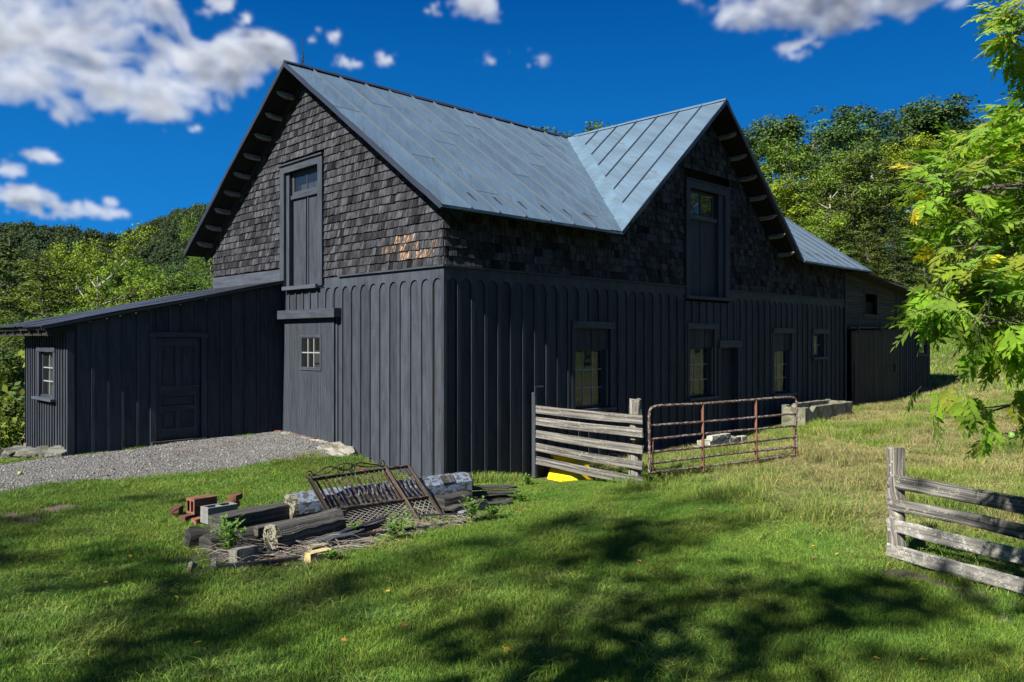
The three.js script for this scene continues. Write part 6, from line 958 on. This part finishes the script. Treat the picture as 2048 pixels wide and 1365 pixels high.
weed('weed', 2.5, 1.9, 0.24, 14, 'green weeds behind the fence boards', 10);
weed('weed', -0.75, 1.1, 0.12, 5, 'small green sprout below the barn corner', 11);
{
  const r = rng(33), st = [], litter = new Leaves();
  const tw = (x0, x1, z0, z1, n, h) => { for (let i = 0; i < n; i++) { const x = lerp(x0, x1, r()), z = lerp(z0, z1, r()), a = r() * 6.28, l = 0.12 + 0.4 * r() * r() + 0.1, y = ground(x, z) + 0.02 + r() * h, e = [x + Math.cos(a) * l, Math.max(ground(x, z) + 0.015, y + (r() - 0.6) * 0.16), z + Math.sin(a) * l * 0.8]; st.push(bar(curve([[x, y, z], [lerp(x, e[0], 0.5), (y + e[1]) / 2 + r() * 0.05, lerp(z, e[2], 0.5)], e], 4), ngon(0.0018 + 0.0022 * r() * r(), 3), { taper: 0.5, k: 0.5 + 0.8 * r() })); } };
  tw(-5.1, -4.2, 2.0, 2.65, 150, 0.13); tw(-4.4, -3.6, 2.4, 2.95, 220, 0.07); tw(-3.6, -2.2, 2.5, 2.9, 190, 0.02); tw(-2.4, -1.5, 2.55, 2.9, 80, 0.03); tw(-3.2, -2.0, 1.95, 2.2, 60, 0.15);
  solo('dry_twigs', M(st), MT.twig, 'tangle of dry grey vines and twigs over the front of the heap', 'twigs', null, 'stuff');
  for (let i = 0; i < 700; i++) { const x = -5.2 + r() * 4.2, z = 2.1 + r() * 1.0, y = ground(x, z) + 0.01 + r() * 0.03, c = r() < 0.3 ? [0.36, 0.15, 0.05] : [0.22, 0.13, 0.08], nn = norm([(r() - 0.5) * 0.8, 1, (r() - 0.5) * 0.8]), d = perp(nn, r); litter.add([x, y, z], d, nn, 0.05 + r() * 0.03, 0.035, c.map((v) => v * (0.7 + 0.6 * r()))); }
  for (let i = 0; i < 160; i++) { const x = 0.0 - r() * 0.7, z = -1.2 - r() * 1.4, y = ground(x, z) + 0.015; litter.add([x, y, z], perp([0, 1, 0], r), [0, 1, 0], 0.06, 0.04, [0.34, 0.13, 0.055].map((v) => v * (0.6 + 0.8 * r()))); }
  for (let i = 0; i < 60; i++) { const x = -2.2 + (r() - 0.5) * 1.2, z = -4.4 + (r() - 0.5) * 0.5, y = ground(x, z) + 0.045; litter.add([x, y, z], perp([0, 1, 0], r), [0, 1, 0], 0.05, 0.03, [0.24, 0.11, 0.06].map((v) => v * (0.6 + 0.8 * r()))); }
  solo('leaf_litter', litter.build(), MT.leaf, 'brown and orange dead leaves strewn in the heap and at the barn foot', 'dead leaves', null, 'stuff');
  const fl = new Leaves(); for (let i = 0; i < 70; i++) { const dep = 5.5 + r() * 10, px = 200 + r() * 1800, v = dirAt(px), x = EYE.x + v.x * dep, z = EYE.z + v.z * dep; if (inB(x, z) || gravelIn(x, z) > 0 || (x < -0.9 && z < 3.3 && x > -5.3)) continue; const y = ground(x, z) + 0.05 + r() * 0.03, nn = norm([(r() - 0.5) * 0.7, 1, (r() - 0.5) * 0.7]); fl.add([x, y, z], perp(nn, r), nn, 0.05 + r() * 0.035, 0.04, r() < 0.5 ? [0.55, 0.33, 0.03] : [0.42, 0.16, 0.05]); }
  solo('fallen_leaves', fl.build(), MT.leaf, 'yellow and orange leaves fallen here and there on the lawn', 'fallen leaves', null, 'stuff');
  const nut = solo('fallen_fruit', tint(new THREE.SphereGeometry(0.035, 12, 9), [0.2, 0.27, 0.05]), MT.leafSolid, 'green round fruit lying on the gravel at the left', 'fruit'); const [nx, ny, nz] = G(-5.28, -4.35); nut.position.set(nx, ny + 0.055, nz);
}
function inB(x, z) { return (x > -0.06 && z < 0.04 && x < 24.2) || (x > -4.3 && z < -5.49 && x < 0 && z > -9) || (x > 11.2 && x < 14.2 && z > 0.2 && z < 1.1); }
// ---------------------------------------------------------------- grass: blades in small tufts laid side by side
{
  const patch = (sd, n, size, h0, h1, wid, lean, fl) => {
    const r = rng(sd), P = [], C = [], I = [];
    for (let i = 0; i < n; i++) {
      const x = (r() - 0.5) * size, z = (r() - 0.5) * size, h = lerp(h0, h1, r()), a = r() * 6.28, ln = lean * (0.3 + r()) * h, dx = Math.cos(a) * ln, dz = Math.sin(a) * ln, f = r() * 6.28, w = wid * (0.6 + 0.7 * r()), wx = Math.cos(f) * w / 2, wz = Math.sin(f) * w / 2, b = P.length / 3, k = 0.4 + 1.2 * r() * (0.5 + 0.5 * r()), y = r();
      const c = y < fl ? [2.0 * k, 1.3 * k, 2.2 * k] : y < fl + 0.2 ? [1.25 * k, 1.05 * k, 1.0 * k] : [0.9 * k, 1.0 * k, 0.95 * k];
      P.push(x - wx, -0.015, z - wz, x + wx, -0.015, z + wz, x + dx * 0.4 - wx * 0.8, h * 0.6, z + dz * 0.4 - wz * 0.8, x + dx * 0.4 + wx * 0.8, h * 0.6, z + dz * 0.4 + wz * 0.8, x + dx, h * (1 - 0.25 * lean), z + dz);
      for (let j = 0; j < 5; j++) C.push(...c);
      I.push(b, b + 1, b + 3, b, b + 3, b + 2, b + 2, b + 3, b + 4);
    }
    return geo(P, null, null, I, C);
  };
  const near = [1, 2, 3].map((s) => patch(s, 520, 0.34, 0.028, 0.075, 0.0045, 0.75, 0.12)), rough = [4, 5].map((s) => patch(s, 300, 0.42, 0.05, 0.22, 0.006, 1.3, 0.3)), hay = [6, 7].map((s) => patch(s, 320, 0.5, 0.02, 0.09, 0.006, 2.6, 0.55)), farG = [8, 9].map((s) => patch(s, 260, 1.1, 0.05, 0.2, 0.013, 1.0, 0.2));
  const lists = { near: [[], [], []], rough: [[], []], hay: [[], []], far: [[], []] }, r = rng(4242);
  const put = (kind, x, z, sc) => { const l = lists[kind]; l[Math.floor(r() * l.length)].push([x, z, sc]); };
  for (let dep = 4.2; dep < 60; ) {
    const sp = dep < 16 ? 0.2 : dep < 26 ? 0.3 : 0.75; const hw = dep * 0.68 + 2.2;
    for (let s = -hw; s < hw; s += sp) {
      const u = s + (r() - 0.5) * sp, d = dep + (r() - 0.5) * sp, x = EYE.x + d * FW.x + u * RT.x, z = EYE.z + d * FW.z + u * RT.z;
      if (inB(x, z) || (x > 1.7 && x < 3.1 && z > 0.05 && z < 1.2 && r() < 0.93)) continue; const gv = gravelIn(x, z); if (gv > 0.02) continue;
      const q = dirt(x, z); if (q > 0.45 + 0.75 * r()) continue;
      const hy = dry(x, z), edge = Math.abs(z - 0.2) < 0.35 && x > 0;
      if (d > 26) { put('far', x, z, 0.8 + 0.5 * r()); continue; }
      const rg = step(0.5, 3.5, x + 0.3 * z - 1.5);
      if (hy > 0.4 && r() < 0.75) { put('hay', x, z, 0.8 + 0.5 * r()); if (r() < 0.35) put('rough', x, z, 0.6 + 0.5 * r()); }
      else if (r() < rg * 0.8 || edge) put('rough', x, z, (edge ? 0.9 : 0.45 + 0.9 * step(0.42, 0.66, f2(x * 1.4, z * 1.4, 3, 0, 0, 95))) + 0.6 * r());
      else if (r() < 0.07) put('rough', x, z, 0.35 + 0.45 * r());
      else put('near', x, z, (0.85 + 0.4 * r()) * (0.8 + 0.5 * f2(x * 1.5, z * 1.5, 2, 0, 0, 91)));
    }
    dep += sp;
  }
  const m4 = new THREE.Matrix4(), qn = new THREE.Quaternion(), q2 = new THREE.Quaternion(), c = new THREE.Color(), UPV = new THREE.Vector3(0, 1, 0); let tot = 0;
  const gs = { near, rough, hay, far: farG }, nm = { near: ['lawn_grass', 'short green lawn grass in the foreground'], rough: ['meadow_grass', 'longer rough grass on the meadow right of the barn'], hay: ['dry_hay', 'straw coloured cut hay lying on the meadow'], far: ['meadow_grass', 'grass on the rising bank behind the barn'] };
  for (const k of Object.keys(lists)) lists[k].forEach((l, vi) => {
    if (!l.length) return; tot += l.length;
    const im = new THREE.InstancedMesh(gs[k][vi], MT.grass, l.length);
    l.forEach(([x, z, sc], i) => {
      const e = 0.15, n = new THREE.Vector3(ground(x - e, z) - ground(x + e, z), 2 * e, ground(x, z - e) - ground(x, z + e)).normalize();
      qn.setFromUnitVectors(UPV, n); q2.setFromAxisAngle(UPV, r() * 6.28); qn.multiply(q2); m4.compose(new THREE.Vector3(x, ground(x, z), z), qn, new THREE.Vector3(1, sc, 1)); im.setMatrixAt(i, m4);
      const h = k === 'hay' ? 0.75 : dry(x, z) * 0.75, b = 0.72 + 0.56 * f2(x * 0.8, z * 0.8, 3, 0, 0, 66), w = f2(x * 2.3, z * 2.3, 2, 0, 0, 67);
      im.setColorAt(i, c.setRGB(lerp(LAWN[0] * (0.75 + 0.5 * w), HAY[0] * 0.7, h) * b, lerp(LAWN[1], HAY[1] * 0.8, h) * b, lerp(LAWN[2], HAY[2] * 0.6, h) * b));
    });
    im.name = numbered(nm[k][0]); scene.add(im); tag(im, nm[k][1], 'grass', null, 'stuff');
  });
  console.log('tufts', tot);
}
renderer.render(scene, camera);
